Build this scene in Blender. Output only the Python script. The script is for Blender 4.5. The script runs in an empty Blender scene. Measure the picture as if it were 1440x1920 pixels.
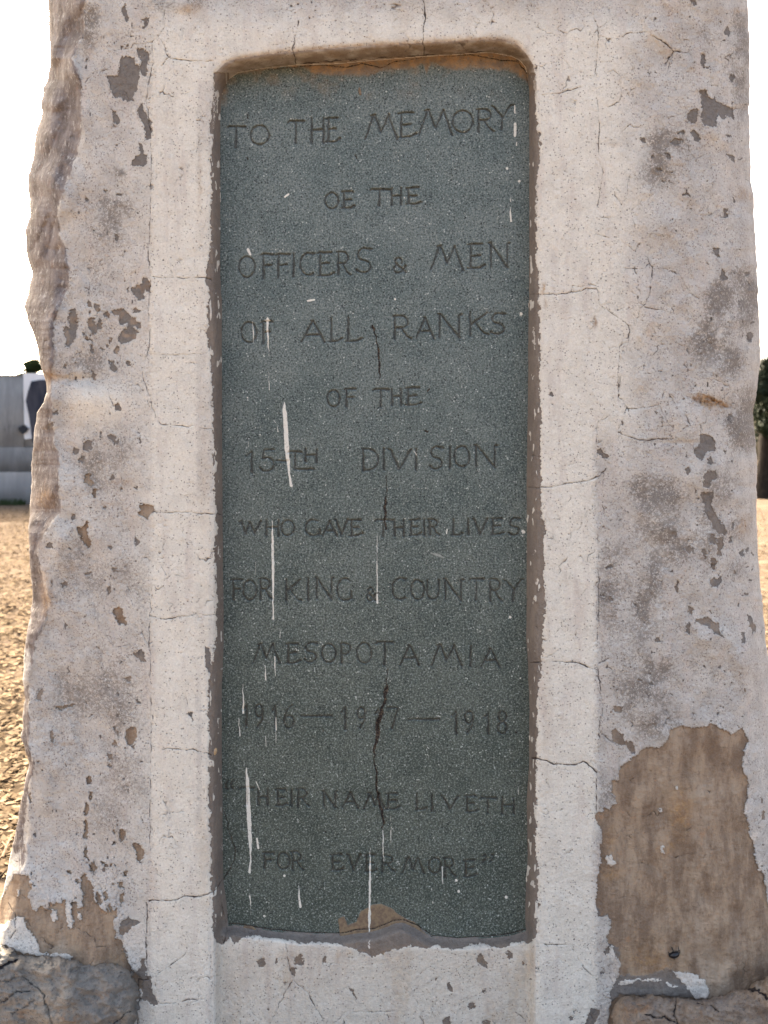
import bpy, math, random
import numpy as np
from mathutils import Vector

# ------------------------------------------------------------------ camera / world / sun
S = 0.0012                     # metres per survey unit on the face of the monument
F = 1387.0                     # focal length in survey units
D = F * S                      # distance from the camera to the face
EYE = 1.5
HOR = 860.0

sc = bpy.context.scene
COL = sc.collection
cam_d = bpy.data.cameras.new("camera")
cam_d.sensor_fit = 'VERTICAL'
cam_d.sensor_height = 36
cam_d.lens = 36 * F / 1920
cam_d.shift_y = -(960 - HOR) / 1920
cam_d.clip_end = 2000
cam_d.clip_start = 0.05
cam_d.dof.use_dof = True
cam_d.dof.focus_distance = D + 0.03
cam_d.dof.aperture_fstop = 4.0
cam = bpy.data.objects.new("camera", cam_d)
COL.objects.link(cam)
cam.location = (0, -D, EYE)
cam.rotation_euler = (math.radians(90), 0, 0)
sc.camera = cam

SUN_EL, SUN_AZ = math.radians(29), math.radians(-26)      # azimuth from +Y, negative = to the left
w = bpy.data.worlds.new("World")
sc.world = w
w.use_nodes = True
wn = w.node_tree.nodes
sky = wn.new('ShaderNodeTexSky')
sky.sky_type = 'NISHITA'
sky.sun_disc = False
sky.sun_elevation = SUN_EL
sky.sun_rotation = SUN_AZ
sky.air_density = 0.55
sky.dust_density = 10.0
sky.ozone_density = 0.3
bg = wn['Background']
bg.inputs['Strength'].default_value = 0.15
warm_tint = wn.new('ShaderNodeMix'); warm_tint.data_type = 'RGBA'; warm_tint.blend_type = 'MULTIPLY'
warm_tint.inputs[0].default_value = 1.0; warm_tint.inputs[7].default_value = (1.0, 0.972, 0.85, 1)   # warm cast added to the whole sky light, in place of white balance
w.node_tree.links.new(sky.outputs[0], warm_tint.inputs[6])
w.node_tree.links.new(warm_tint.outputs[2], bg.inputs[0])
sun_d = bpy.data.lights.new("sun", 'SUN')
sun_d.energy = 2.0
sun_d.angle = math.radians(0.5)
sun_d.color = (1.0, 0.93, 0.82)
sun = bpy.data.objects.new("sun", sun_d)
COL.objects.link(sun)
sd = Vector((math.sin(SUN_AZ) * math.cos(SUN_EL), math.cos(SUN_AZ) * math.cos(SUN_EL), math.sin(SUN_EL)))
sun.rotation_euler = sd.to_track_quat('Z', 'Y').to_euler()

sc.view_settings.view_transform = 'Standard'
sc.view_settings.look = 'None'
sc.view_settings.gamma = 1
sc.view_settings.exposure = 3.0

# ------------------------------------------------------------------ helpers
def P(px, py, y):
    """survey point + depth behind the face -> world"""
    k = S * (D + y) / D
    return (px - 720) * k, y, EYE - (py - HOR) * k

def tag(o, label=None, cat=None, group=None, kind=None):
    if label: o['label'] = label
    if cat: o['category'] = cat
    if group: o['group'] = group
    if kind: o['kind'] = kind
    return o

def empty(name, loc=(0, 0, 0)):
    o = bpy.data.objects.new(name, None)
    o.location = loc
    COL.objects.link(o)
    return o

def np_mesh(name, V, Q, mat, parent=None, attrs=None, smooth=True, mats=None):
    me = bpy.data.meshes.new(name)
    V = np.asarray(V, dtype=np.float32); Q = np.asarray(Q, dtype=np.int32)
    off = np.zeros(3)
    if parent is not None:
        off = np.array(parent.location)
        V = V - off.astype(np.float32)
    n = Q.shape[1]
    me.vertices.add(len(V)); me.vertices.foreach_set('co', V.ravel())
    me.loops.add(Q.size); me.loops.foreach_set('vertex_index', Q.ravel())
    me.polygons.add(len(Q))
    me.polygons.foreach_set('loop_start', np.arange(0, Q.size, n, dtype=np.int32))
    if smooth:
        me.polygons.foreach_set('use_smooth', np.ones(len(Q), dtype=bool))
    for k, a in (attrs or {}).items():
        at = me.attributes.new(k, 'FLOAT', 'POINT')
        at.data.foreach_set('value', np.asarray(a, dtype=np.float32).ravel())
    me.update(calc_edges=True)
    me.materials.append(mat)
    o = bpy.data.objects.new(name, me)
    COL.objects.link(o)
    if parent is not None: o.parent = parent
    return o

rng = np.random.RandomState(7)
TAB = rng.rand(8, 256, 256).astype(np.float32)
def vn(x, y, s=0):
    xi = np.floor(x); yi = np.floor(y)
    fx = (x - xi).astype(np.float32); fy = (y - yi).astype(np.float32)
    fx = fx * fx * (3 - 2 * fx); fy = fy * fy * (3 - 2 * fy)
    xi = xi.astype(np.int64) + s * 37; yi = yi.astype(np.int64) + s * 91
    T = TAB[s % 8]
    x0 = xi & 255; x1 = (xi + 1) & 255; y0 = yi & 255; y1 = (yi + 1) & 255
    a = T[y0, x0]; b = T[y0, x1]; c = T[y1, x0]; d = T[y1, x1]
    return (a + (b - a) * fx) * (1 - fy) + (c + (d - c) * fx) * fy
def fbm(x, y, s=0, o=4, g=0.5):
    t = 0; a = 1; n = 0
    for i in range(o):
        t = t + a * vn(x * 2 ** i, y * 2 ** i, s + i); n += a; a *= g
    return t / n
def ss(a, b, x):
    t = np.clip((x - a) / (b - a), 0, 1)
    return t * t * (3 - 2 * t)

def sdf_poly(X, Y, pts):
    """signed distance, positive inside"""
    d = np.full(X.shape, 1e9, dtype=np.float32); ins = np.zeros(X.shape, dtype=bool)
    n = len(pts)
    for i in range(n):
        ax, ay = pts[i]; bx, by = pts[(i + 1) % n]
        ex, ey = bx - ax, by - ay
        L = ex * ex + ey * ey + 1e-9
        t = np.clip(((X - ax) * ex + (Y - ay) * ey) / L, 0, 1)
        dx = X - ax - t * ex; dy = Y - ay - t * ey
        d = np.minimum(d, dx * dx + dy * dy)
        if ay != by:
            c = ((ay > Y) != (by > Y)) & (X < (bx - ax) * (Y - ay) / (by - ay) + ax)
            ins ^= c
    d = np.sqrt(d)
    return np.where(ins, d, -d)

def line_val(X, Y, pts, wd):
    """positive inside a tapered stroke (half widths wd)"""
    best = np.full(X.shape, -99., dtype=np.float32)
    for i in range(len(pts) - 1):
        ax, ay = pts[i]; bx, by = pts[i + 1]
        ex, ey = bx - ax, by - ay
        L = ex * ex + ey * ey + 1e-9
        t = np.clip(((X - ax) * ex + (Y - ay) * ey) / L, 0, 1)
        dx = X - ax - t * ex; dy = Y - ay - t * ey
        r = wd[i] + (wd[i + 1] - wd[i]) * t
        best = np.maximum(best, r - np.sqrt(dx * dx + dy * dy))
    return best

class Field:
    """survey grid with windowed painting"""
    def __init__(s, X, Y):
        s.X, s.Y = X, Y; s.rows = Y[:, 0]
        s.WX = X; s.WY = Y
    def win(s, pts, m):
        xs = [p[0] for p in pts]; ys = [p[1] for p in pts]
        r0 = np.searchsorted(s.rows, min(ys) - m); r1 = np.searchsorted(s.rows, max(ys) + m)
        if r1 <= r0: return None
        row = s.X[(r0 + min(r1, len(s.rows) - 1)) // 2]
        c0 = np.searchsorted(row, min(xs) - m - 25); c1 = np.searchsorted(row, max(xs) + m + 25)
        if c1 <= c0: return None
        return slice(r0, r1), slice(max(c0, 0), c1)
    def poly(s, A, pts, lo=-6, grow=0.0):
        q = s.win(pts, 10)
        if q is None: return
        A[q] = np.maximum(A[q], np.maximum(sdf_poly(s.WX[q], s.WY[q], pts) + grow, lo))
    def line(s, A, pts, wd, lo=-6, warp=True):
        q = s.win(pts, 10)
        if q is None: return
        if np.isscalar(wd): wd = [wd] * len(pts)
        X, Y = (s.WX[q], s.WY[q]) if warp else (s.X[q], s.Y[q])
        A[q] = np.maximum(A[q], np.maximum(line_val(X, Y, pts, wd), lo))

def G(ox, oy, k, txt):
    out = []
    for p in txt.split(';'):
        v = p.replace(',', ' ').split()
        if len(v) < 6: continue
        v = [float(a) for a in v]
        out.append([(ox + v[i] / k, oy + v[i + 1] / k) for i in range(0, len(v), 2)])
    return out
def pl(txt):
    v = [float(a) for a in txt.replace(',', ' ').split()]
    return [(v[i], v[i + 1]) for i in range(0, len(v), 2)]

def grid_quads(nr, nc):
    i = np.arange(nr - 1)[:, None] * nc + np.arange(nc - 1)[None, :]
    i = i.ravel()
    return np.stack([i, i + nc, i + nc + 1, i + 1], 1)

# ------------------------------------------------------------------ material helpers
class NT:
    def __init__(s, name, rough=0.9, spec=0.2):
        s.m = bpy.data.materials.new(name); s.m.use_nodes = True
        s.t = s.m.node_tree; s.b = s.t.nodes['Principled BSDF']
        s.b.inputs['Roughness'].default_value = rough
        s.b.inputs['Specular IOR Level'].default_value = spec
        s.tc = s.t.nodes.new('ShaderNodeTexCoord').outputs['Object']
    def ln(s, a, b): s.t.links.new(a, b)
    def attr(s, n):
        a = s.t.nodes.new('ShaderNodeAttribute'); a.attribute_name = n
        return a.outputs['Fac']
    def vec(s, sx, sy, sz):
        m = s.t.nodes.new('ShaderNodeMapping'); m.inputs['Scale'].default_value = (sx, sy, sz)
        s.ln(s.tc, m.inputs[0]); return m.outputs[0]
    def noise(s, scale, detail=3, rough=0.55, vec=None, dist=0):
        n = s.t.nodes.new('ShaderNodeTexNoise')
        n.inputs['Scale'].default_value = scale; n.inputs['Detail'].default_value = detail
        n.inputs['Roughness'].default_value = rough; n.inputs['Distortion'].default_value = dist
        s.ln(vec or s.tc, n.inputs['Vector']); return n.outputs['Fac']
    def voro(s, scale, out='Distance', vec=None, feat='F1'):
        n = s.t.nodes.new('ShaderNodeTexVoronoi'); n.feature = feat
        n.inputs['Scale'].default_value = scale
        s.ln(vec or s.tc, n.inputs['Vector']); return n.outputs[out]
    def ramp(s, v, a, b, lo=0., hi=1.):
        n = s.t.nodes.new('ShaderNodeMapRange'); n.interpolation_type = 'SMOOTHSTEP'
        s.ln(v, n.inputs['Value'])
        n.inputs['From Min'].default_value = a; n.inputs['From Max'].default_value = b
        n.inputs['To Min'].default_value = lo; n.inputs['To Max'].default_value = hi
        return n.outputs[0]
    def mth(s, op, a, b=None, c=None):
        n = s.t.nodes.new('ShaderNodeMath'); n.operation = op
        for i, v in enumerate((a, b, c)):
            if v is None: continue
            if isinstance(v, (int, float)): n.inputs[i].default_value = v
            else: s.ln(v, n.inputs[i])
        return n.outputs[0]
    def mix(s, f, a, b, mode='MIX'):
        n = s.t.nodes.new('ShaderNodeMix'); n.data_type = 'RGBA'; n.blend_type = mode
        for i, v in ((0, f), (6, a), (7, b)):
            if isinstance(v, (int, float)): n.inputs[i].default_value = v
            elif isinstance(v, tuple): n.inputs[i].default_value = (*v, 1)
            else: s.ln(v, n.inputs[i])
        return n.outputs[2]
    def bump(s, h, dist, strength=1.0, prev=None):
        n = s.t.nodes.new('ShaderNodeBump')
        n.inputs['Distance'].default_value = dist; n.inputs['Strength'].default_value = strength
        s.ln(h, n.inputs['Height'])
        if prev: s.ln(prev, n.inputs['Normal'])
        return n.outputs[0]
    def done(s, col, nrm=None):
        if isinstance(col, tuple): s.b.inputs['Base Color'].default_value = (*col, 1)
        else: s.ln(col, s.b.inputs['Base Color'])
        if nrm: s.ln(nrm, s.b.inputs['Normal'])
        return s.m

def simple_mat(name, c1, c2, scale=8, rough=0.9, stretch=(1, 1, 1), bump=0.0):
    m = NT(name, rough, 0.5 if rough < 0.5 else 0.03)
    n = m.noise(scale, 5, 0.6, m.vec(*stretch))
    col = m.mix(m.ramp(n, 0.35, 0.65), c1, c2)
    nr = m.bump(n, bump) if bump else None
    return m.done(col, nr)

def sfac(m, a, soft=0.5, jit=0.9, sc_=500):
    """threshold a signed-distance attribute (survey units) with a little noise"""
    n = m.noise(sc_, 2, 0.6)
    v = m.mth('ADD', a, m.mth('MULTIPLY', m.mth('SUBTRACT', n, 0.5), jit * 2))
    return m.ramp(v, -soft, soft)

# plaster -------------------------------------------------------------
def mat_plaster():
    m = NT('weathered_limewash', 0.93, 0.15)
    peel, warm, frame, stain, side = [m.attr(k) for k in ('peel', 'warm', 'frame', 'stain', 'side')]
    ochre, crack, white, grime = [m.attr(k) for k in ('ochre', 'crack', 'white', 'grime')]
    streak = m.noise(9, 5, 0.65, m.vec(3.2, 1, 0.5))
    mott = m.noise(22, 5, 0.6)
    fine = m.noise(330, 3, 0.65)
    mid = m.noise(90, 4, 0.6)
    grey = m.mix(m.ramp(mott, 0.35, 0.68), (0.58, 0.555, 0.51), (0.46, 0.435, 0.40))
    cream = m.mix(m.ramp(mott, 0.35, 0.7), (0.78, 0.745, 0.66), (0.70, 0.665, 0.585))
    col = m.mix(frame, grey, cream)
    col = m.mix(m.ramp(streak, 0.48, 0.7, 0, 0.5), col, (0.56, 0.49, 0.44))
    col = m.mix(m.ramp(mid, 0.55, 0.75, 0, 0.25), col, (0.47, 0.43, 0.41))
    # grain: granular grey showing through the wash, stronger off the frame
    g = m.mth('MAXIMUM', m.mth('MULTIPLY', m.ramp(m.noise(250, 1.5, 0.6), 0.54, 0.66), m.ramp(m.noise(26, 4, 0.6), 0.38, 0.6, 0.35, 1)), m.ramp(m.noise(120, 3, 0.8), 0.60, 0.70))
    gs = m.mth('ADD', m.mth('MULTIPLY', m.mth('SUBTRACT', 1.0, frame), 0.66), m.mth('MULTIPLY', frame, 0.13))
    col = m.mix(m.mth('MULTIPLY', g, gs), col, (0.26, 0.225, 0.21))
    # stain: patchy dark lichen-like speckling
    st = m.mth('MULTIPLY', stain, m.ramp(m.mth('ADD', m.noise(160, 4, 0.85), m.mth('MULTIPLY', stain, 0.14)), 0.52, 0.62))
    col = m.mix(m.mth('MULTIPLY', st, 0.85), col, (0.15, 0.13, 0.11))
    col = m.mix(m.mth('MULTIPLY', stain, 0.12), col, (0.28, 0.25, 0.215))
    # tiny pits
    pv = m.voro(150); pv2 = m.voro(75)
    pk = m.noise(42, 3, 0.6)
    pit = m.mth('MULTIPLY', m.ramp(pv, 0.17, 0.26, 1, 0), m.ramp(pk, 0.42, 0.58))
    pit = m.mth('MAXIMUM', pit, m.mth('MULTIPLY', m.ramp(pv2, 0.10, 0.16, 1, 0), m.ramp(pk, 0.58, 0.48)))
    lt = m.mth('MULTIPLY', m.ramp(m.voro(170), 0.2, 0.3, 1, 0), m.ramp(m.noise(33, 3, 0.6), 0.46, 0.6))
    col = m.mix(m.mth('MULTIPLY', lt, 0.45), col, (0.78, 0.75, 0.71))
    col = m.mix(m.mth('MULTIPLY', pit, 0.62), col, (0.14, 0.11, 0.095))
    # bare rough flank
    sn = m.noise(13, 7, 0.7, m.vec(1.8, 1.5, 0.9), 0.4)
    rock = m.mix(m.ramp(sn, 0.38, 0.62), (0.115, 0.094, 0.086), (0.24, 0.208, 0.196))
    rock = m.mix(m.ramp(m.noise(60, 5, 0.7, m.vec(1.5, 1, 0.8)), 0.54, 0.66, 0, 0.7), rock, (0.46, 0.435, 0.41))
    rock = m.mix(m.ramp(m.noise(30, 4, 0.7), 0.56, 0.72, 0, 0.5), rock, (0.21, 0.13, 0.10))
    col = m.mix(sfac(m, side, 2.2, 5, 90), col, rock)
    # ochre / rusty staining, plus warm bounce light painted low down
    # peeled areas
    pa = m.mix(m.ramp(mid, 0.35, 0.7), (0.185, 0.168, 0.150), (0.145, 0.130, 0.118))
    wb = m.mix(m.ramp(m.noise(16, 6, 0.65, m.vec(2.2, 1, 0.7)), 0.36, 0.66), (0.205, 0.142, 0.094), (0.385, 0.288, 0.196))
    wb = m.mix(m.ramp(m.noise(5.5, 5, 0.65, m.vec(1.6, 1, 0.8)), 0.52, 0.66, 0, 0.6), wb, (0.46, 0.375, 0.285))
    wb = m.mix(m.ramp(m.noise(120, 4, 0.7), 0.55, 0.7, 0, 0.45), wb, (0.16, 0.10, 0.07))
    wb = m.mix(m.ramp(m.noise(34, 3, 0.7), 0.62, 0.74, 0, 0.55), wb, (0.40, 0.23, 0.12))
    pc = m.mix(warm, pa, wb)
    pf = sfac(m, peel, 0.35, 1.2, 330)
    col = m.mix(pf, col, pc)
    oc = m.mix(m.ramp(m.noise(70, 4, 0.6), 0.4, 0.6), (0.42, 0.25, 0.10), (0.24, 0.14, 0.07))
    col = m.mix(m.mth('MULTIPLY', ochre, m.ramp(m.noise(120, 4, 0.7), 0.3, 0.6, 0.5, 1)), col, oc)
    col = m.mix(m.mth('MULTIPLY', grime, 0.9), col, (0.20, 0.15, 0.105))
    wf = sfac(m, white, 0.5, 1.2, 350)
    col = m.mix(wf, col, m.mix(g, (0.66, 0.62, 0.56), (0.40, 0.37, 0.33)))
    cf = sfac(m, crack, 0.55, 0.35, 300)
    col = m.mix(m.mth('MULTIPLY', cf, 0.92), col, (0.045, 0.03, 0.025))
    col = m.mix(m.ramp(fine, 0.3, 0.7, 0.0, 0.22), col, (0.35, 0.31, 0.29))
    h = m.mth('ADD', m.mth('MULTIPLY', fine, 0.5), m.mth('MULTIPLY', m.mth('ADD', pit, m.mth('MULTIPLY', cf, 1.5)), -0.9))
    h = m.mth('ADD', h, m.mth('MULTIPLY', pf, -0.5))
    nr = m.bump(mid, 0.005, 0.8)
    nr = m.bump(m.mth('SUBTRACT', h, m.mth('MULTIPLY', g, .35)), 0.0012, 1.0, nr)
    return m.done(col, nr)

def mat_tablet():
    m = NT('green_granite', 0.72, 0.3)
    white, groove, rust, top, chip, smear = [m.attr(k) for k in ('white', 'groove', 'rust', 'top', 'chip', 'smear')]
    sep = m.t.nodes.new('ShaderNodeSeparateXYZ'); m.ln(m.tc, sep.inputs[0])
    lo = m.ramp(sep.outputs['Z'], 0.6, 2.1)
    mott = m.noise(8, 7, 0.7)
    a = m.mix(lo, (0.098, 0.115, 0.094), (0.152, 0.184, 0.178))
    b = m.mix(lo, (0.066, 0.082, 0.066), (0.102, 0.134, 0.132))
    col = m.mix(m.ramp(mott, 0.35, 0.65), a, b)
    gr = m.noise(240, 2, 0.75)
    col = m.mix(m.ramp(gr, 0.52, 0.64, 0, 0.7), col, (0.27, 0.305, 0.285))
    col = m.mix(m.ramp(gr, 0.47, 0.36, 0, 0.8), col, (0.035, 0.045, 0.045))
    v1 = m.voro(125)
    k1 = m.noise(45, 3, 0.6)
    fl = m.mth('MULTIPLY', m.ramp(v1, 0.17, 0.25, 1, 0), m.ramp(k1, 0.5, 0.62))
    col = m.mix(m.mth('MULTIPLY', fl, 0.75), col, (0.55, 0.58, 0.54))
    v2 = m.voro(140, vec=m.vec(1.0, 1, 1.15))
    k2 = m.noise(51, 3, 0.6)
    fd = m.mth('MULTIPLY', m.ramp(v2, 0.20, 0.30, 1, 0), m.ramp(k2, 0.47, 0.6))
    col = m.mix(m.mth('MULTIPLY', fd, 0.85), col, (0.014, 0.018, 0.02))
    tn = m.noise(60, 4, 0.6)
    tc = m.mix(m.ramp(tn, 0.38, 0.62), (0.36, 0.225, 0.115), (0.22, 0.15, 0.10))
    col = m.mix(m.mth('MULTIPLY', top, m.ramp(m.noise(200, 3, 0.6), 0.25, 0.6, 0.55, 1)), col, tc)
    cc = m.mix(m.ramp(m.noise(90, 4, 0.6), 0.4, 0.62), (0.25, 0.185, 0.115), (0.17, 0.12, 0.085))
    col = m.mix(sfac(m, chip, 0.8, 1.5), col, cc)
    gf = sfac(m, groove, 0.9, 0.5)
    col = m.mix(m.mth('MULTIPLY', gf, 0.5), col, (0.055, 0.042, 0.034))
    col = m.mix(m.mth('MULTIPLY', smear, 0.8), col, (0.46, 0.46, 0.42))
    rc = m.mix(m.ramp(m.noise(300, 3, 0.7), 0.5, 0.6), (0.022, 0.017, 0.015), (0.115, 0.085, 0.058))
    col = m.mix(sfac(m, rust, 0.5, 1.6, 250), col, rc)
    wf = sfac(m, white, 0.4, 0.7)
    col = m.mix(wf, col, m.mix(m.ramp(gr, 0.58, 0.68), (0.72, 0.70, 0.63), (0.42, 0.4, 0.35)))
    h = m.mth('ADD', m.mth('MULTIPLY', gr, 0.8), m.mth('MULTIPLY', fd, -0.5))
    nr = m.bump(h, 0.0016, 1.0)
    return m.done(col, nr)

def mat_rock(warmth):
    m = NT('bare_rock', 0.9, 0.2)
    crack = m.attr('crack')
    n1 = m.noise(9, 7, 0.65, None, 0.6); n2 = m.noise(40, 6, 0.7); n3 = m.noise(250, 3, 0.75)
    if warmth:
        col = m.mix(m.ramp(n1, 0.35, 0.62), (0.19, 0.165, 0.15), (0.36, 0.275, 0.20))
    else:
        col = m.mix(m.ramp(n1, 0.38, 0.66), (0.22, 0.205, 0.185), (0.36, 0.31, 0.25))
    col = m.mix(m.ramp(n2, 0.52, 0.7, 0, 0.6), col, (0.31, 0.275, 0.24))
    col = m.mix(m.ramp(n2, 0.42, 0.3, 0, 0.5), col, (0.09, 0.085, 0.085))
    col = m.mix(m.ramp(m.noise(14, 4, 0.6), 0.6, 0.72, 0, 0.7), col, (0.30, 0.18, 0.10))
    col = m.mix(m.ramp(n3, 0.54, 0.66, 0, 0.6), col, (0.07, 0.062, 0.06))
    cf = sfac(m, crack, 0.6, 1.6, 160)
    col = m.mix(m.mth('MULTIPLY', cf, 0.9), col, (0.02, 0.018, 0.025))
    nr = m.bump(n2, 0.007, 0.8); nr = m.bump(n3, 0.002, 1.0, nr)
    return m.done(col, nr)

# ------------------------------------------------------------------ the monument: traced outlines
Ledge = pl("88,-500 88,0 90,50 95,90 92,120 88,150 80,165 77,190 80,210 68,250 62,290 52,340 54,380 57,400 47,430 48,465 52,485 60,510 52,550 46,575 52,600 66,630 72,660 78,690 86,715 87,735 82,755 70,775 65,800 63,830 60,860 58,900 56,960 53,1000 54,1040 58,1080 60,1120 58,1150 53,1170 48,1200 44,1240 43,1275 47,1300 48,1310 42,1350 40,1380 46,1400 53,1430 52,1440 45,1470 40,1500 33,1540 25,1580 17,1620 8,1660 0,1700 -15,1740 -30,1790 -60,2200")
Redge = pl("1400,-500 1402,0 1404,60 1405,110 1404,200 1407,300 1407,330 1412,370 1416,450 1419,500 1421,560 1423,620 1425,680 1418,740 1412,765 1411,775 1416,810 1418,850 1419,900 1418,960 1419,1000 1422,1050 1426,1100 1430,1150 1435,1200 1442,1240 1450,1300 1462,1400 1500,1600 1530,1800 1545,2200")
Ridge = pl("155,-500 160,0 158,60 145,85 138,110 150,150 152,200 150,260 140,310 122,350 108,400 115,450 125,500 130,540 113,570 100,600 98,640 100,680 95,715 92,740 96,780 102,830 112,870 110,920 110,960 80,1000 70,1040 82,1090 90,1130 86,1160 72,1190 60,1250 52,1300 54,1350 55,1400 58,1440 58,1480 50,1520 54,1590 40,1640 26,1700 0,1760 -20,2200")
ARRIS = pl("397,1900 397,1700 396,1500 395,1300 397,1100 399,1000 399,850 397,700 396,560 396,300 397,200 399,155 406,134 420,119 440,111 490,103 540,98 600,92 700,85 800,80 900,75 940,73 965,80 985,98 1000,122 1006,155 1007,240 1008,300 1007,480 1010,700 1012,900 1013,1100 1010,1300 1008,1500 1007,1700 1006,1900 1006,2500 397,2500")
TABL = pl("413,215 415,185 420,163 430,147 446,136 500,127 560,121 640,118 720,111 800,105 880,100 920,98 960,105 974,112 985,124 990,140 992,165 993,300 993,480 991,640 990,800 988,900 988,1000 987,1200 990,1240 993,1330 992,1440 988,1500 990,1600 986,1660 984,1744 960,1751 920,1756 860,1760 810,1755 780,1735 755,1725 740,1727 700,1742 665,1745 640,1751 560,1749 480,1740 440,1733 428,1735 424,1690 418,1650 417,1500 416,1460 416,1400 415,1320 417,1250 419,1200 418,1100 417,960 416,860 416,640 415,560 413,520")
paintL = pl("-500,397 150,399 170,397 300,396 470,395 520,384 560,392 600,386 640,391 700,397 800,399 850,403 1000,405 1180,404 1210,402 1260,395 1300,392 1400,392 1500,393 1640,396 1740,400 2200,400")
paintR = pl("-500,1003 160,1003 240,1007 270,1012 350,1005 480,1005 530,1009 600,1012 740,1012 850,1014 920,1013 1000,1020 1100,1023 1200,1018 1280,1010 1350,1006 1440,1005 1600,1006 1700,1010 1740,1004 2200,1004")

def itp(tr, y): return np.interp(y, [p[1] for p in tr], [p[0] for p in tr])
def itv(tr, y): return np.interp(y, [p[0] for p in tr], [p[1] for p in tr])

GRAY = []
GRAY += G(0, 0, 3, "690,35 708,28 720,60 715,90 722,125 710,125 700,100 690,80; 800,105 820,95 838,110 838,140 820,150 808,165 797,160 808,140; 690,320 720,315 750,325 760,360 790,375 782,400 784,430 783,470 780,500 760,520 750,565 715,570 690,560 670,550 640,550 625,510 612,470 603,432 650,425 668,410 668,370 680,335; 765,270 800,272 828,290 838,330 830,370 832,400 818,432 800,430 785,400 790,360 785,320 770,295; 770,630 790,590 805,588 815,630 835,670 856,680 852,740 845,780 820,787 808,775 815,730 800,680 785,660; 635,620 650,625 655,645 676,660 672,695 655,698 640,680 635,650; 780,810 800,805 812,850 830,880 830,915 800,940 740,930 737,900 765,875 780,860; 640,1345 665,1315 672,1335 655,1355; 735,745 746,745 742,762; 1235,278 1255,296 1248,300")
GRAY += G(0, 480, 3, "735,180 790,160 810,118 835,125 850,180 850,205 825,200 815,185 805,215 810,245 775,253 755,210 735,195; 385,350 400,295 425,288 435,310 430,350 440,400 435,440 415,480 395,515 365,505 372,470 355,420 360,400 375,410 395,400; 490,330 500,310 510,330; 485,260 505,250 512,285 490,292; 530,270 560,265 565,310 545,320 530,300; 500,350 530,345 535,380 545,400 560,350 580,410 545,415 535,445 510,435 492,400; 580,325 600,312 620,335 610,350 580,345; 630,310 690,290 715,310 735,345 760,340 765,370 755,400 775,430 765,465 700,495 660,485 680,430 720,400 715,370 690,395 665,370 670,330 640,340; 760,365 790,370 792,400 775,410 760,385; 740,300 770,282 790,315 745,318; 710,175 720,180 718,210 710,205; 735,250 750,245 745,265; 640,540 660,500 668,520 660,555 645,550; 510,495 525,500 530,545 515,550; 560,520 580,515 582,528 565,530; 590,500 608,495 605,520 592,520; 615,460 630,465 625,490 612,490; 470,430 485,430 482,450 468,450; 483,450 498,455 495,480 485,475; 605,585 645,590 655,620 670,625 655,655 630,635 620,605; 707,595 725,588 735,615 715,622; 515,665 540,665 540,700 518,690; 360,610 372,605 372,635 360,632; 305,870 325,865 325,890 305,892; 640,830 665,828 682,860 675,880 655,870; 610,880 630,882 615,898; 270,950 292,935 295,960 275,980; 560,990 572,985 570,1020 560,1015; 605,1010 640,1005 655,1040 670,1030 665,1060 630,1045; 768,990 782,990 780,1010; 785,1010 800,1040 795,1060 785,1050; 465,1050 490,1035 518,1045 520,1080 490,1105 470,1095; 410,1080 440,1080 445,1110 420,1115; 440,1135 465,1115 475,1140 460,1165 440,1160; 617,1235 640,1225 643,1255 622,1262; 570,1410 590,1405 595,1420 575,1425; 755,1300 772,1298 770,1320; 680,1300 690,1310 682,1320")
WARM = []
WARM += G(0, 480, 3, "480,1230 500,1222 510,1255 528,1265 525,1285 500,1295 470,1280; 520,1315 552,1315 548,1340 540,1370 525,1345; 785,1400 820,1395 860,1410 865,1450 790,1450")
GRAY += G(0, 960, 3, "395,5 425,5 420,35 400,45; 262,185 295,170 300,200 270,205; 750,155 765,140 783,170 775,190 752,195; 612,190 635,190 640,210 620,212; 632,320 660,318 665,338 640,340; 475,345 510,335 515,350 490,362; 345,400 360,388 385,400 380,425 365,415 350,430; 600,420 615,420 622,450 610,470 600,450; 780,770 800,768 808,800 825,830 820,848 790,840 755,805 755,790 780,790; 695,925 735,930 735,955 715,955; 210,1000 260,1000 240,1025 225,1065 200,1050; 755,1045 795,1065 795,1082 775,1080; 640,1210 655,1208 655,1235 643,1235; 685,1190 710,1190 700,1208; 630,1285 655,1290 660,1310 640,1320; 605,1360 630,1355 635,1395 605,1395; 278,1235 300,1240 300,1290 285,1290; 158,1050 168,1060 165,1088 156,1080; 1065,1125 1083,1125 1080,1150 1068,1155; 948,930 956,945 948,952; 1045,1250 1055,1255 1050,1265; 897,225 907,228 902,236; 545,765 558,765 556,788; 635,375 645,372 648,392")
GRAY += G(0, 960, 3, "1150,765 1180,770 1185,860 1190,890 1170,905 1155,860")
WARM += G(0, 960, 3, "775,0 845,0 835,40 800,30 780,20; 435,85 475,80 495,50 500,80 490,105 512,190 495,208 470,170 455,140 435,125; 640,545 670,535 690,545 690,580 710,590 715,630 700,638 680,625 660,620 655,590 640,570; 710,1225 740,1212 770,1215 770,1275 750,1310 715,1300 708,1260; 305,1100 330,1095 400,1080 430,1080 405,1095 330,1115")
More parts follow.
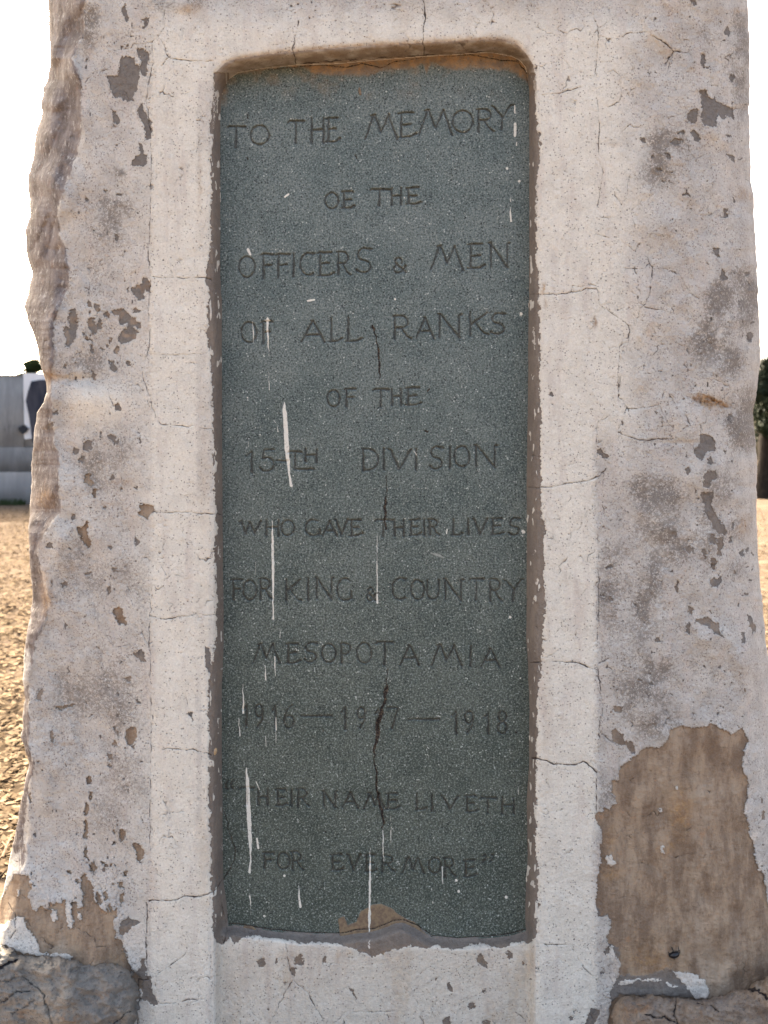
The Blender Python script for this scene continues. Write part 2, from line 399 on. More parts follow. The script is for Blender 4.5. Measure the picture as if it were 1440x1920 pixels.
WARM += G(0, 1440, 3, "480,60 500,42 520,60 515,80 490,92; 500,135 515,140 520,180 505,182; 470,225 490,192 497,240 485,262 470,258; 472,300 492,290 495,380 488,402 465,395 475,360; 462,470 480,440 492,460 490,490 503,530 488,525; 505,545 530,525 545,560 530,582 505,578; 672,345 690,340 703,375 685,412 675,385; 636,350 650,350 648,378; 637,415 655,412 655,430 640,435; 655,315 665,320 660,335; 740,430 780,422 795,445 812,465 810,500 797,515 790,545 775,510 765,480; 562,520 590,535 585,550 568,545; 612,530 630,535 628,552 615,550; 697,580 715,572 718,605 700,612; 660,640 690,640 692,685 675,680; 670,740 685,705 700,705 695,750 680,775; 165,140 180,130 180,190 170,205; 380,570 400,575 398,600 380,595; 580,700 600,690 615,740 590,745; 540,700 560,710 575,770 550,760; 610,750 640,800 655,790 650,750 660,790 650,850 625,830; 640,540 655,545 648,555; 590,560 605,565 598,575; 425,630 445,635 440,655")
WARM += G(0, 1440, 3, "-60,760 0,740 30,700 80,600 150,600 185,660 160,700 165,740 180,790 200,810 230,770 255,790 280,800 275,745 300,770 310,760 345,765 350,735 370,745 370,860 385,905 410,905 415,860 400,760 430,745 440,790 465,780 470,720 457,680 460,605 480,600 485,630 520,640 530,680 525,730 560,780 600,810 600,760 610,800 640,850 640,870 645,920 650,960 690,970 695,1010 740,1130 800,1190 800,1260 -60,1260 -60,900")
WHITE = []
WHITE += G(0, 1440, 3, "435,820 460,825 462,855 440,860; 285,790 320,800 318,855 300,860 285,840; 372,760 398,765 400,850 412,890 400,908 385,900 370,840; -60,905 60,860 100,830 140,840 150,900 200,950 222,1000 220,1040 300,1045 390,1040 412,1060 400,1082 330,1065 240,1062 100,1040 30,1000 -60,1000; 120,565 132,562 135,580 125,585; 90,680 110,690 108,725 98,720")
CREAM = G(0, 1440, 3, "688,955 715,920 742,890 780,870 825,878 828,1070 795,1075 785,1120 768,1155 735,1100 705,1010; 785,1230 800,1240 808,1270 792,1295 782,1270")
GRAY += G(0, 1440, 3, "665,930 680,870 720,830 730,850 790,862 740,895 715,920 690,955; 690,980 735,1090 768,1150 785,1120 792,1075 815,1068 822,1165 850,1170 850,1240 885,1320 870,1335 830,1310 800,1300 770,1300 770,1170 700,1020")
GRAY += G(960, 0, 3, "1000,5 1030,5 1040,35 1020,38; 1195,155 1215,150 1228,190 1215,205 1190,195; 1065,300 1085,298 1092,340 1080,382 1065,370; 1222,430 1240,415 1248,440 1240,465 1225,455; 1055,520 1090,508 1110,540 1150,560 1190,590 1240,610 1252,640 1245,668 1210,650 1190,670 1175,655 1165,640 1150,680 1145,720 1110,705 1080,710 1065,680 1070,620 1060,570; 990,630 1020,608 1048,610 1045,650 1030,690 1010,700 990,685; 1000,735 1025,728 1035,750 1060,780 1050,808 1030,795 1010,765; 885,790 915,780 965,795 940,810 920,825 895,808; 865,862 885,865 902,890 895,900 880,890; 725,775 750,778 750,800 730,798; 1205,860 1240,870 1258,895 1250,915 1215,890; 785,875 803,870 803,890 788,893; 805,950 840,945 845,960 815,968; 1195,1170 1215,1172 1210,1225 1195,1225; 1125,1390 1165,1400 1165,1450 1140,1440; 930,740 970,735 970,750 940,755; 1190,750 1225,760 1220,775; 1240,1115 1252,1115 1248,1140 1238,1138; 352,1115 360,1112 358,1132 351,1130; 147,755 162,752 160,775 148,772; 578,1045 598,1075 592,1080; 1230,570 1245,575 1238,600; 1020,350 1035,352 1028,362")
GRAY += G(960, 480, 3, "1175,80 1190,78 1215,125 1195,135 1170,130; 1320,430 1350,430 1360,460 1345,490 1320,480; 1215,890 1235,890 1232,940 1215,930; 1060,1010 1090,998 1130,1015 1140,1050 1148,1090 1120,1100 1095,1110 1060,1155 1035,1125 1018,1100 1045,1075 1060,1045; 1098,1140 1120,1135 1132,1160 1115,1178 1100,1165; 975,1195 1000,1185 1010,1215 985,1235 975,1225; 1085,1220 1140,1210 1148,1250 1125,1265 1100,1300 1070,1300 1080,1260; 1065,1330 1130,1325 1140,1350 1120,1390 1140,1450 1080,1450 1085,1400 1065,1360; 480,1090 500,1090 540,1120 540,1140 515,1130 480,1110; 615,925 635,930 630,950 620,945; 800,1055 818,1050 812,1078; 1185,1090 1205,1095 1200,1115; 215,770 235,765 232,795 215,790; 510,195 525,198 518,210; 592,292 604,296 598,305; 788,445 800,445 795,455; 1305,90 1330,85 1325,115; 1235,90 1250,95 1242,108; 1035,1410 1045,1415 1038,1435; 212,835 222,832 220,846")
GRAY += G(960, 960, 3, "1085,0 1140,0 1165,40 1190,60 1205,110 1190,130 1150,115 1125,90 1120,60 1100,30; 1105,130 1130,118 1150,150 1140,185 1110,175; 1155,155 1185,140 1195,180 1180,210 1175,250 1155,245 1150,210; 1125,260 1145,252 1148,300 1135,332 1122,310; 1115,400 1130,375 1160,370 1180,365 1175,400 1155,425 1120,420; 1230,60 1250,55 1250,90 1235,110; 1225,140 1240,135 1240,170 1228,172; 965,200 990,190 1025,205 1030,225 1000,235 970,215; 900,115 920,105 932,125 915,150; 530,310 560,290 572,305 550,325 525,325; 545,480 560,475 568,500 555,498; 985,530 1005,520 1020,550 1005,575 990,560; 980,640 1000,612 1012,640 995,690 978,685; 1030,610 1060,595 1120,600 1145,635 1160,615 1170,680 1195,715 1160,690 1110,650 1060,630; 1320,580 1340,572 1370,630 1368,675 1350,680 1330,630; 1290,680 1310,672 1310,735 1288,740; 800,715 835,710 840,730 815,738; 575,1100 600,1085 630,1100 615,1125 580,1125; 560,1225 590,1215 620,1260 635,1290 665,1290 690,1330 690,1360 670,1365 650,1310 600,1310 575,1290 555,1250; 1270,220 1300,205 1310,240 1290,250; 1310,200 1330,200 1325,235; 770,955 790,955 785,975; 790,1195 810,1192 805,1215; 1150,1125 1168,1125 1165,1145; 580,990 600,992 590,1008; 635,205 650,208 642,222; 1240,330 1262,330 1255,355; 925,380 938,385 935,460 922,440; 1105,562 1125,565 1118,585; 1070,205 1088,215 1090,270 1078,265; 640,1285 655,1290 648,1300")
GRAY += G(960, 1440, 3, "500,1150 515,1143 520,1155 505,1170; 340,1365 355,1365 350,1380; 318,1395 345,1400 345,1425 330,1430; 440,1345 470,1355 495,1365 495,1390 450,1470 400,1470 430,1400; 342,960 355,962 350,975; 135,1120 148,1122 142,1135; 1395,170 1410,165 1410,200 1398,205; 1405,250 1420,240 1425,290 1408,300")
BIGR = pl("1160,1440 1190,1420 1203,1405 1220,1402 1235,1405 1250,1387 1257,1367 1280,1360 1310,1365 1337,1358 1353,1365 1370,1377 1393,1363 1403,1390 1395,1407 1392,1440 1400,1460 1402,1483 1395,1517 1403,1550 1412,1580 1418,1620 1432,1640 1440,1700 1460,1740 1520,1800 1560,1960 1140,1960 1142,1900 1150,1860 1162,1827 1163,1803 1157,1780 1140,1773 1137,1760 1147,1737 1142,1718 1123,1717 1118,1693 1120,1640 1127,1610 1125,1587 1130,1573 1125,1550 1117,1537 1118,1523 1130,1523 1133,1513 1142,1520 1147,1510 1157,1507 1147,1485 1147,1463 1160,1463")
WARM.append(BIGR)
WHITE += G(960, 1440, 3, "530,495 560,490 590,540 565,550 530,535; 835,440 850,435 858,480 840,480; 905,1142 960,1150 1040,1165 1085,1195 1108,1260 1104,1302 1030,1297 985,1240 950,1195 920,1165; 603,1203 690,1186 840,1192 845,1200 700,1198 640,1222 608,1224; 862,1205 880,1200 900,1222 940,1225 935,1236 880,1226; 1350,360 1380,365 1370,400 1355,415; 1385,520 1400,510 1395,580 1382,575; 545,1002 562,1000 585,1050 570,1090 545,1070; 915,105 935,105 940,122 920,120; 822,228 840,228 842,243 826,246; 1308,205 1322,210 1318,260 1308,250")
CEM = G(960, 1440, 3, "545,1260 600,1170 780,1165 850,1120 1000,1180 1110,1270 1100,1300 1000,1290 840,1282 600,1280 560,1320; 515,1040 545,995 590,1010 605,1080 570,1050 545,1030 530,1060; 470,740 490,820 480,835")
GRAY += G(380, 1380, 2.1818, "220,925 245,910 262,930 250,948 222,942; 295,925 312,905 308,930; 380,905 400,893 412,915 415,942 375,940; 360,950 382,945 380,985 365,980; 488,910 505,903 512,925 495,925; 1108,910 1140,893 1165,940 1168,955 1145,945 1120,925; 1240,885 1265,880 1270,910 1250,915; 1000,1010 1010,1003 1022,1045 1005,1050; 1135,1040 1155,1032 1150,1055; 1083,1100 1110,1088 1115,1110 1095,1122 1085,1115; 985,1165 1005,1145 1020,1190 985,1190; 1140,1165 1175,1165 1170,1190 1142,1190; 600,1025 615,1035 632,1080 615,1060; 330,1008 342,1005 338,1020; 942,992 955,985 955,1000; 1305,915 1318,920 1312,938; 1180,870 1192,875 1185,882; 265,1112 275,1110 272,1122; 1335,990 1345,992 1340,1004; 750,1140 765,1142 758,1150")
# mortar laid bare under the tablet
GRAY.append(pl("402,1722 430,1718 480,1726 560,1735 640,1737 700,1728 755,1710 810,1741 860,1746 985,1730 1006,1724 1006,1758 990,1767 970,1764 940,1778 900,1768 880,1771 850,1783 820,1771 800,1779 770,1772 740,1781 700,1796 680,1786 640,1771 600,1766 560,1769 540,1762 480,1754 455,1757 440,1771 430,1757 415,1775 402,1760"))
OCH = pl("1296,746 1308,738 1326,741 1348,750 1372,762 1358,768 1336,760 1328,768 1312,758 1300,756")

CRACKS = [
 ("288,520 330,522 370,520 397,525 413,545", .45), ("283,665 340,665 400,662", .3),
 ("284,300 283,400 278,480 283,520 278,600 282,650 265,690 278,735 290,775 300,795 360,800 400,805", .3),
 ("288,960 350,961 415,966", .5), ("285,1155 310,1162 345,1155 415,1152", .5), ("305,1405 365,1406 395,1415", .5),
 ("280,1688 320,1690 345,1680 365,1682 395,1675 412,1660 417,1648", 1.0),
 ("275,1692 277,1720 274,1760 276,1833 277,1836 258,1836 258,1850 262,1870 258,1890 258,1925", .9),
 ("285,1835 310,1815 340,1795 352,1783", .3), ("297,1880 320,1883 350,1875 390,1873", .4),
 ("205,97 245,90 250,83 283,80 300,65 307,50 308,20", .35), ("285,85 287,120 278,160 275,190 282,250 284,300", .4),
 ("300,75 312,95 315,110 350,113 402,116", .35), ("160,155 175,137 200,130", .3),
 ("793,-5 797,30 793,60 795,108", .6), ("560,40 556,60 549,90 556,118", .5),
 ("990,552 1015,550 1035,553 1080,547 1100,542 1118,543", .5), ("1118,543 1125,570 1150,590 1180,610 1178,640 1162,650 1160,700 1160,760", .3),
 ("988,912 1030,915 1060,908 1100,903 1125,890 1135,878", .6), ("988,1242 1040,1241 1080,1243 1115,1254 1125,1243 1140,1235", .45),
 ("998,1420 1020,1425 1040,1433 1080,1432 1092,1428 1110,1440 1118,1447", 1.0), ("1118,1447 1117,1480 1118,1520", .7),
 ("1212,480 1222,500 1220,540 1210,570 1200,580 1190,610", .45), ("1170,503 1200,505 1220,495", .35), ("1223,500 1250,505 1275,515", .3),
 ("1010,180 1060,172 1090,162", .35), ("1108,20 1122,50 1120,90 1117,130 1120,190 1124,230 1122,300 1130,320 1125,360 1118,400 1130,410 1160,408", .35),
 ("1247,120 1262,97 1290,98 1296,80", .4), ("1218,65 1240,75 1255,88 1262,97", .4), ("1215,60 1180,62 1165,70", .3),
 ("1160,805 1175,765 1200,765 1235,760 1250,790 1262,805", .35), ("1160,812 1200,826 1260,823 1270,822", .6), ("1118,830 1118,810 1122,790 1140,780", .3),
 ("1120,1243 1125,1290 1130,1330 1122,1370 1140,1385 1155,1395", .5), ("1015,1770 1070,1770 1090,1810 1120,1840", .3),
 ("533,1765 540,1800 550,1838 575,1860 600,1900 610,1925", .4), ("548,1838 530,1870 505,1925", .35),
 ("1190,500 1197,540 1202,560", .25), ("1195,565 1215,578 1250,583", .25), ("1120,1000 1123,1100 1120,1200", .3),
 ("415,1690 425,1735 414,1800", .3), ("285,1100 280,1200 284,1300 283,1400 281,1600", .25), ("620,1925 650,1895 690,1898 760,1895", .25),
 ("1180,770 1160,740 1165,700", .2), ("1116,60 1135,45 1155,30", .2), ("1275,515 1290,545 1310,560", .3),
 ("1132,140 1150,130 1165,145 1163,190 1140,200", .2), ("1163,250 1180,235 1200,240", .2), ("1120,440 1160,450 1190,470 1200,455", .25),
 ("1248,140 1262,97", .2), ("1180,330 1175,370 1165,385 1150,360", .2), ("15,1690 22,1705 30,1720 28,1745 20,1760", .8),
]

mon = empty('war_memorial', (0, 0.35, 0))
tag(mon, 'tall weathered limewashed memorial with flaking plaster around a sunken green stone tablet', 'monument')

DT = 0.062
def body():
    ys = np.concatenate([np.arange(-500, -30, 12.), np.arange(-30, 1950, 1.5), np.arange(1950, 2112, 6.), [2125.]])
    xs = np.arange(50, 1426, 1.5)
    B, Y = np.meshgrid(xs, ys)
    L = itp(Ledge, ys)[:, None] + 0; R = itp(Redge, ys)[:, None] + 0
    L = L + 5 * (fbm(ys / 22., ys * 0, 3, 3)[:, None] - .5); R = R + 4 * (fbm(ys / 16., ys * 0, 5, 3)[:, None] - .5)
    X = np.where(B < 280, 280 - (280 - B) * (280 - L) / 230., B)
    X = np.where(B > 1120, 1120 + (B - 1120) * (R - 1120) / 305., X)
    f = Field(X, Y)
    w1x = vn(X / 9, Y / 9, 1) - .5; w1y = vn(X / 9, Y / 9, 2) - .5
    w2x = vn(X / 3.1, Y / 3.1, 3) - .5; w2y = vn(X / 3.1, Y / 3.1, 4) - .5
    f.WX = X + 4.5 * w1x + 4.2 * w2x + 2.4 * (vn(X / 1.7, Y / 1.7, 6) - .5); f.WY = Y + 4.5 * w1y + 4.2 * w2y + 2.4 * (vn(X / 1.7, Y / 1.7, 7) - .5)
    nx = f.WX + 9 * (fbm(X / 45, Y / 45, 2, 3) - .5); ny = f.WY
    big0 = fbm(X / 50, Y / 60, 6, 4)
    # ---- masks
    softR = ss(900, 760, Y)
    frame = (0.45 * ss(215, 285, nx) + 0.55 * ss(276, 292, nx)) * (ss(1126, 1110, nx) * (1 - softR) + softR * ss(1250, 1120, nx + 60 * (big0 - .5))) * ss(-20 + 0 * Y, 70, Y + 25 * (fbm(X / 60, Y / 60, 4) - .5))
    big = fbm(X / 90, Y / 130, 2, 4)
    frame = np.maximum(frame, 0.8 * np.exp(-((Y - 760) / 42.) ** 2) * ss(110, 160, X) * (X < 300) * (0.4 + big))
    peel = np.full(X.shape, -6., np.float32); warm = np.zeros(X.shape, np.float32)
    wp = np.full(X.shape, -6., np.float32)
    for p in GRAY: f.poly(peel, p)
    for p in WARM: f.poly(wp, p)
    cem = np.full(X.shape, -6., np.float32)
    for p in CEM: f.poly(cem, p)
    white = np.full(X.shape, -6., np.float32)
    for p in WHITE + CREAM: f.poly(white, p)
    # small random flecks on the outer plaster
    n = vn(X / 6.5, Y / 8.5, 5) * 0.62 + vn(X / 3.3, Y / 4, 6) * 0.38
    dens = fbm(X / 70, Y / 90, 7, 2)
    fl = (n - (0.882 - 0.17 * (dens - .35)) - 0.09 * frame) * 22
    fl = np.where((X > L + 45) | (Y > 900), fl, -6)
    fl = np.where(Y > 1755, fl - 0.2, fl)
    peel = np.maximum(peel, fl)
    warm = ss(-1.5, 1.0, wp)
    lowwarm = ss(700, 1300, Y) * ss(.40, .6, fbm(X / 25, Y / 25, 1, 2)) * 0.5
    patch1 = ss(.45, .6, fbm(X / 14, Y / 14, 3, 2)) * ((X < 330) & (Y > 480) & (Y < 760)) * 0.6
    warm = np.clip(np.maximum(np.maximum(warm, lowwarm * (1 - frame)), patch1), 0, 1)
    peel = np.maximum(peel, wp)
    warm = warm * (1 - ss(-1, 1, cem)); peel = np.maximum(peel, cem)
    # mortar bare along the reveals
    pL = itv(paintL, Y); pR = itv(paintR, Y)
    j = 7 * (fbm(X / 7, Y / 10, 2, 3) - .5)
    inrow = (Y > 136) & (Y < 1765)
    mort = np.where(inrow, np.maximum(np.minimum(nx - pL + j, 430 - X), np.minimum(pR - nx + j, X - 975)), -6)
    mort = np.where(X > 430, np.where(X < 975, -6, mort), mort)
    mort = mort * ss(1765, 1745, Y) + -6 * (1 - ss(1765, 1745, Y))
    flake = (fbm(X / 5, Y / 22, 6, 3) - 0.73) * 40
    mort = np.minimum(mort, -flake)
    peel = np.maximum(peel, np.clip(mort, -6, 6))
    wm = ss(-1, 1, mort) * (0.25 + 0.0 * Y)
    warm = np.where(mort > -1, wm, warm)
    warm = np.where((Y > 1725) & (Y < 1805) & (X > 402) & (X < 1006), 0.12, warm)
    # ---- recess
    d1 = sdf_poly(X, Y, ARRIS); d2 = -sdf_poly(X, Y, TABL)
    q1 = np.clip(d1, 0, 400); q2 = np.clip(d2, 0, 400)
    fr = q1 / (q1 + q2 + 1e-3)
    fr = np.where(d1 > 0, fr, 0)
    up = DT * (0.30 * fr + 0.70 * fr ** 2) * 0.965
    lowt = 0.034 + (DT - 0.036) * (1 - ss(0, 24, q2))
    low = ss(0, 20, q1) * lowt
    bl = ss(1700, 1745, Y)
    dep = up * (1 - bl) + low * bl
    inside = d2 < 0
    dep = np.where(inside, DT + 0.014 * ss(0, 5, -d2) - 0.002, dep)
    # rounding of the arris
    dep += 0.0045 * np.exp(-(np.clip(-d1, 0, 99) / 5.0) ** 1.3) * (d1 <= 0)
    dep += 0.0045 * (d1 > 0) * np.exp(-q1 / 6) * (~inside)
    # ---- overall shape
    rid = itp(Ridge, Y) + 8 * (fbm(X * 0, Y / 18, 2, 3) - .5)
    rid = np.maximum(rid, L + 9)
    t = np.clip((rid - X) / (rid - L), 0, 1)
    dep += 0.13 * (0.55 * t + 0.45 * (1 - np.sqrt(np.clip(1 - t ** 2, 0, 1)))) * np.clip((rid - L) / 45, 0.35, 1.4)
    sidem = (rid - X)
    dep += 0.022 * ss(280, 100, X)
    tr = np.clip((X - 1300) / (R - 1300), 0, 1)
    dep += 0.012 * tr + 0.14 * (1 - np.sqrt(np.clip(1 - tr ** 3.2, 0, 1)))
    outer = 1 - frame
    dep += outer * 0.004
    dep += outer * ss(240, 120, X) * 0.030 * (fbm(X / 60, Y / 75, 1, 3) - .5) + outer * 0.018 * (fbm(X / 85, Y / 110, 3, 3) - .5)
    dep += ss(1120, 1250, X) * 0.022 * (fbm(X / 48, Y / 60, 6, 3) - .5)
    # rough side: lumps and vertical flutes
    sm = ss(-6, 8, sidem)
    flu = np.abs(fbm((X + 0.35 * Y) / 44, Y / 130, 4, 2) - .5) * 2
    dep += sm * (0.050 * (fbm(X / 48, Y / 66, 5, 2) - .5) - 0.024 * flu + 0.004 * (fbm(X / 7, Y / 9, 1, 3) - .5) + 0.005)
    # horizontal shoulder on the left at 715
    dep += 0.012 * np.exp(-((Y - 712 - 5 * w1y) / 9.) ** 2) * ss(200, 150, X)
    dep -= 0.010 * np.exp(-((Y - 745) / 26.) ** 2) * ss(260, 150, X)
    # rise of the base towards the bottom
    dep -= 0.05 * ss(1560, 1830, Y) * ss(270, 150, X) * (1 - sm * .5)
    # slight trowel waves
    dep += 0.0022 * (fbm(X / 40, Y / 60, 7, 3) - .5) * 2 + 0.0007 * (fbm(X / 6, Y / 6, 1, 2) - .5) * (1 + 2 * outer)
    # peeled layers
    pst = ss(-0.8, 0.8, peel) * (1 - ss(-.6, .6, white))
    dep += pst * (0.0020 + 0.0028 * warm * (wp > -2))
    dep -= 0.0009 * np.exp(-((peel + 1.6) / 1.1) ** 2) * (1 - frame)
    # overhang lumps on the right
    oc = np.full(X.shape, -6., np.float32); f.poly(oc, OCH)
    dep += 0.009 * ss(-3, 6, oc) * fbm(X / 5, Y / 5, 3, 3) * 1.6
    for (cx, cy, rx, ry, a) in ((1218, 55, 8, 13, -.006), (1345, 1195, 60, 38, -.014), (1395, 1235, 22, 40, -.02), (1160, 1235, 40, 38, -.006), (1350, 1030, 14, 20, .004), (350, 12, 25, 12, -.004), (110, 1010, 18, 50, -.01), (1265, 830, 60, 5, .004), (1215, 800, 50, 32, -.004), (1385, 370, 14, 24, .01), (1380, 190, 14, 30, -.006)):
        dep += a * np.exp(-((X - cx) / rx) ** 2 - ((Y - cy) / ry) ** 2)
    # ---- cracks
    crack = np.full(X.shape, -6., np.float32)
    hx = X + 3.6 * w1x + 1.5 * w2x; hy = Y + 3.6 * w1y + 1.5 * w2y
    keep = (f.WX, f.WY); f.WX, f.WY = hx, hy
    for t_, wd in CRACKS: f.line(crack, pl(t_), wd)
    # crack between tablet top and reveal
    f.line(crack, pl("430,141 470,131 520,128 560,121 590,118 640,113 680,111 720,109 800,103 850,103 880,98 905,97 935,104 960,106 985,122"), [0.5, .9, .5, .9, 1.1, .8, .6, .8, 1.1, .8, 1, .8, 1.1, .8, .5])
    f.WX, f.WY = keep
    # random hairlines (cell borders) in crazed zones
    def cells(X, Y, s):
        cx = np.floor(X); cy = np.floor(Y); a = np.full(X.shape, 9.); b = a.copy()
        T1, T2 = TAB[s], TAB[s + 1]
        for i in (-1, 0, 1):
            for k in (-1, 0, 1):
                gx = cx + i; gy = cy + k
                ix = gx.astype(np.int64) & 255; iy = gy.astype(np.int64) & 255
                d = np.hypot(gx + T1[iy, ix] - X, gy + T2[iy, ix] - Y)
                b = np.where(d < a, a, np.minimum(b, d)); a = np.minimum(a, d)
        return b - a
    e1 = cells((X + 5 * w1x) / 13., (Y + 5 * w1y) / 13., 2) * 13
    z1 = 0 * X
    z1 = np.maximum(z1, ss(1108, 1122, X) * ss(1280, 1250, X) * (ss(812, 825, Y) * ss(880, 860, Y) + ss(1030, 1060, Y) * ss(1190, 1150, Y) + ss(1235, 1250, Y) * ss(1340, 1300, Y)))
    cr2 = -0.12 - e1 / 2 - 1.6 * (1 - z1 * ss(.35, .6, fbm(X / 16, Y / 16, 2, 2)))
    e2 = cells((X + 14 * w1x) / 62., (Y + 14 * w1y) / 70., 4) * 62
    z2 = ss(.5, .58, fbm(X / 80, Y / 80, 6, 2))
    cr3 = -0.02 - e2 / 2 - 2 * (1 - z2)
    crack = np.maximum(crack, np.maximum(cr2, cr3))
    crack = np.where(inside, -6, crack + 1.5 * (fbm(X / 14, Y / 14, 3, 2) - .5))
    dep += 0.0022 * ss(-1.0, 0.6, crack)
    # ---- stain
    st = np.zeros(X.shape, np.float32)
    for (cx, cy, rx, ry, a) in ((205, 400, 50, 70, .55), (222, 325, 18, 12, .6), (160, 540, 90, 90, .3), (180, 680, 90, 30, .3), (200, 860, 90, 70, .4), (160, 1090, 100, 110, .3), (200, 1300, 110, 130, .35), (230, 1470, 60, 90, .35), (250, 1150, 40, 160, .35), (1240, 270, 50, 34, .5), (1230, 320, 45, 40, .5), (1352, 560, 38, 40, .8), (1390, 560, 40, 60, .75), (1350, 650, 50, 70, .75), (1400, 790, 40, 60, .9), (1230, 930, 70, 45, .75), (1200, 835, 60, 22, .5), (1150, 1100, 40, 90, .4), (1215, 1130, 40, 90, .55), (1225, 1290, 60, 90, .6), (1300, 1270, 90, 70, .3), (1250, 1010, 60, 60, .5), (1350, 1010, 60, 140, .4), (1350, 930, 40, 90, .45), (170, 45, 16, 70, .6), (300, 10, 40, 14, .5), (400, 8, 60, 12, .4), (1390, 100, 20, 140, .5), (1300, 60, 50, 60, .25), (1138, 1490, 22, 45, .5), (1060, 1712, 28, 14, .5)):
        st = np.maximum(st, a * np.exp(-(((nx - cx) / rx) ** 2 + ((ny - cy) / ry) ** 2) ** 1.3))
    st = st * np.clip(3.4 * fbm(X / 30, Y / 38, 2, 5, .6) - .75, 0, 1.5) + 0.20 * outer * ss(.45, .7, big)
    st = st * .55 + .75 * st.clip(0, 1) * ss(.20, .34, st + .12 * (fbm(X / 9, Y / 9, 3, 3) - .5))
    st *= (1 - 0.7 * frame)
    st = np.clip(st, 0, 1)
    # ---- ochre (with painted warm bounce light) & grime
    och = 0.85 * ss(-4, 4, oc + 9 * (fbm(X / 6, Y / 5, 2, 3) - .5))
    for (cx, cy, rx, ry, a) in ((355, 15, 20, 10, .5), (235, 905, 28, 9, .35), (205, 945, 25, 4, .5), (130, 1065, 18, 9, .4), (1150, 270, 10, 6, .4), (1395, 365, 14, 14, .5), (1395, 985, 14, 20, .55), (1385, 20, 16, 8, .4), (1275, 1520, 18, 42, .8), (1255, 1590, 10, 12, .6), (1215, 1800, 50, 26, .5), (1145, 1640, 16, 12, .5), (1145, 1570, 10, 20, .5), (382, 1600, 13, 95, .22), (385, 910, 14, 110, .2), (1024, 1330, 9, 190, .18), (374, 340, 4, 60, .35), (1020, 540, 4, 9, .9), (1024, 570, 4, 8, .6), (1115, 603, 3.2, 10, .95), (120, 1395, 26, 5, .5), (30, 1765, 30, 30, .3), (85, 935, 20, 20, .5), (98, 705, 16, 12, .6), (90, 1120, 12, 50, .6), (228, 1798, 30, 8, .5)):
        och = np.maximum(och, a * np.exp(-(((nx - cx) / rx) ** 2 + ((ny - cy) / ry) ** 2)))
    toplip = np.exp(-np.clip(-d1 + 7 * (fbm(X / 9, Y / 9, 4, 3) - .5), 0, 99) / 4.) * (Y < 150) * ss(400, 440, X) * ss(1010, 960, X)
    och = np.maximum(och, 0.75 * toplip * (d1 <= 0))
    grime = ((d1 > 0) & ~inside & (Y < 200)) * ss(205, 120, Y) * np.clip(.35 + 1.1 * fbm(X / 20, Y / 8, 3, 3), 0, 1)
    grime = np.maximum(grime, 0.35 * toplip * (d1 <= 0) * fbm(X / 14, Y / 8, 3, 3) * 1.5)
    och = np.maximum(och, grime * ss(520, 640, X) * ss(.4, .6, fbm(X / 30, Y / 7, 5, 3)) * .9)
    low_bounce = (X > 405) * (X < 1005) * ss(1755, 1790, Y) * .22  # warm bounce light painted as a tan tint on the plaster below the tablet
    och = np.maximum(och, low_bounce)
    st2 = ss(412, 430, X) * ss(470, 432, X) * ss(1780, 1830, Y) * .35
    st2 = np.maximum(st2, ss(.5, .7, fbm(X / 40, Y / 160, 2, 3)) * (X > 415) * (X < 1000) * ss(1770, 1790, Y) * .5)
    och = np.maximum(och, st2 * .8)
    # drips running on mortar
    white2 = white
    f.line(white2, pl("693,1762 693,1775"), [1, 1.5]); f.line(white2, pl("998,1655 999,1662"), 3.2)
    for a, b, c, e in ((399, 1700, 1720, 1.2), (404, 1712, 1738, 1), (386, 590, 640, 1), (1001, 610, 655, 2), (1001, 1030, 1040, 1.2), (1006, 1085, 1094, 2.5), (411, 1030, 1048, 1), (1000, 700, 712, 1.2), (403, 1755, 1790, 1.4), (1002, 1530, 1536, 1), (402, 180, 240, 1.4), (406, 170, 200, 1)):
        f.line(white2, [(a, b), (a + .6, (b + c) / 2), (a - .4, c)], [e * .3, e, e * .3])
    frame = np.maximum(frame, ss(-1, 1, white))
    frame = frame * (1 - 0.45 * ss(365, 372, nx) * ss(402, 398, X) * ss(.42, .6, fbm(X / 30, Y / 200, 4, 2)) * (Y > 150))
    # ---- vertices, then the sides, back and top
    px, py_, pz = P(X, Y, dep)
    k = 14
    ext = np.linspace(0, 1, k + 1)[1:]
    def wing(c, sgn):
        x0 = px[:, c]; y0 = dep[:, c]; z0 = pz[:, c]
        wx = []; wy = []
        for i, e in enumerate(ext):
            yy = y0 + (0.85 - y0) * e ** 1.3
            bulge = 0.012 * np.sin(e * 9 + np.asarray(ys) / 60.) + 0.03 * (fbm(np.full(len(ys), e * 6.), ys / 40., 3, 3) - .5) * min(1, e * 5) - 0.03 * e
            wx.append(x0 + sgn * bulge * min(1, e * 3)); wy.append(yy)
        Z = np.repeat(EYE - (ys - HOR)[:, None] * S, k, 1)
        Z = Z * ext[None, :] + z0[:, None] * (1 - ext[None, :])
        return np.stack(wx, 1), np.stack(wy, 1), Z
    lx, ly, lz = wing(0, -1); rx_, ry_, rz = wing(-1, 1)
    AX = np.concatenate([lx[:, ::-1], px, rx_], 1); AY = np.concatenate([ly[:, ::-1], dep, ry_], 1); AZ = np.concatenate([lz[:, ::-1], pz, rz], 1)
    nr, nc = AX.shape
    V = np.stack([AX, AY, AZ], -1).reshape(-1, 3)
    Q = grid_quads(nr, nc)
    i = np.arange(nr - 1) * nc
    back = np.stack([i + nc - 1, i + 2 * nc - 1, i + nc, i], 1)
    # top cap as quads towards the rear edge line
    Q = np.concatenate([Q, back])
    ctr = len(V)
    cap = []
    V = np.concatenate([V, [[0, 0.45, AZ[0].mean() + 0.05]]])
    for c in range(0, nc - 1, 2):
        c2 = min(c + 2, nc - 1)
        cap.append([ctr, c, min(c + 1, nc - 1), c2])
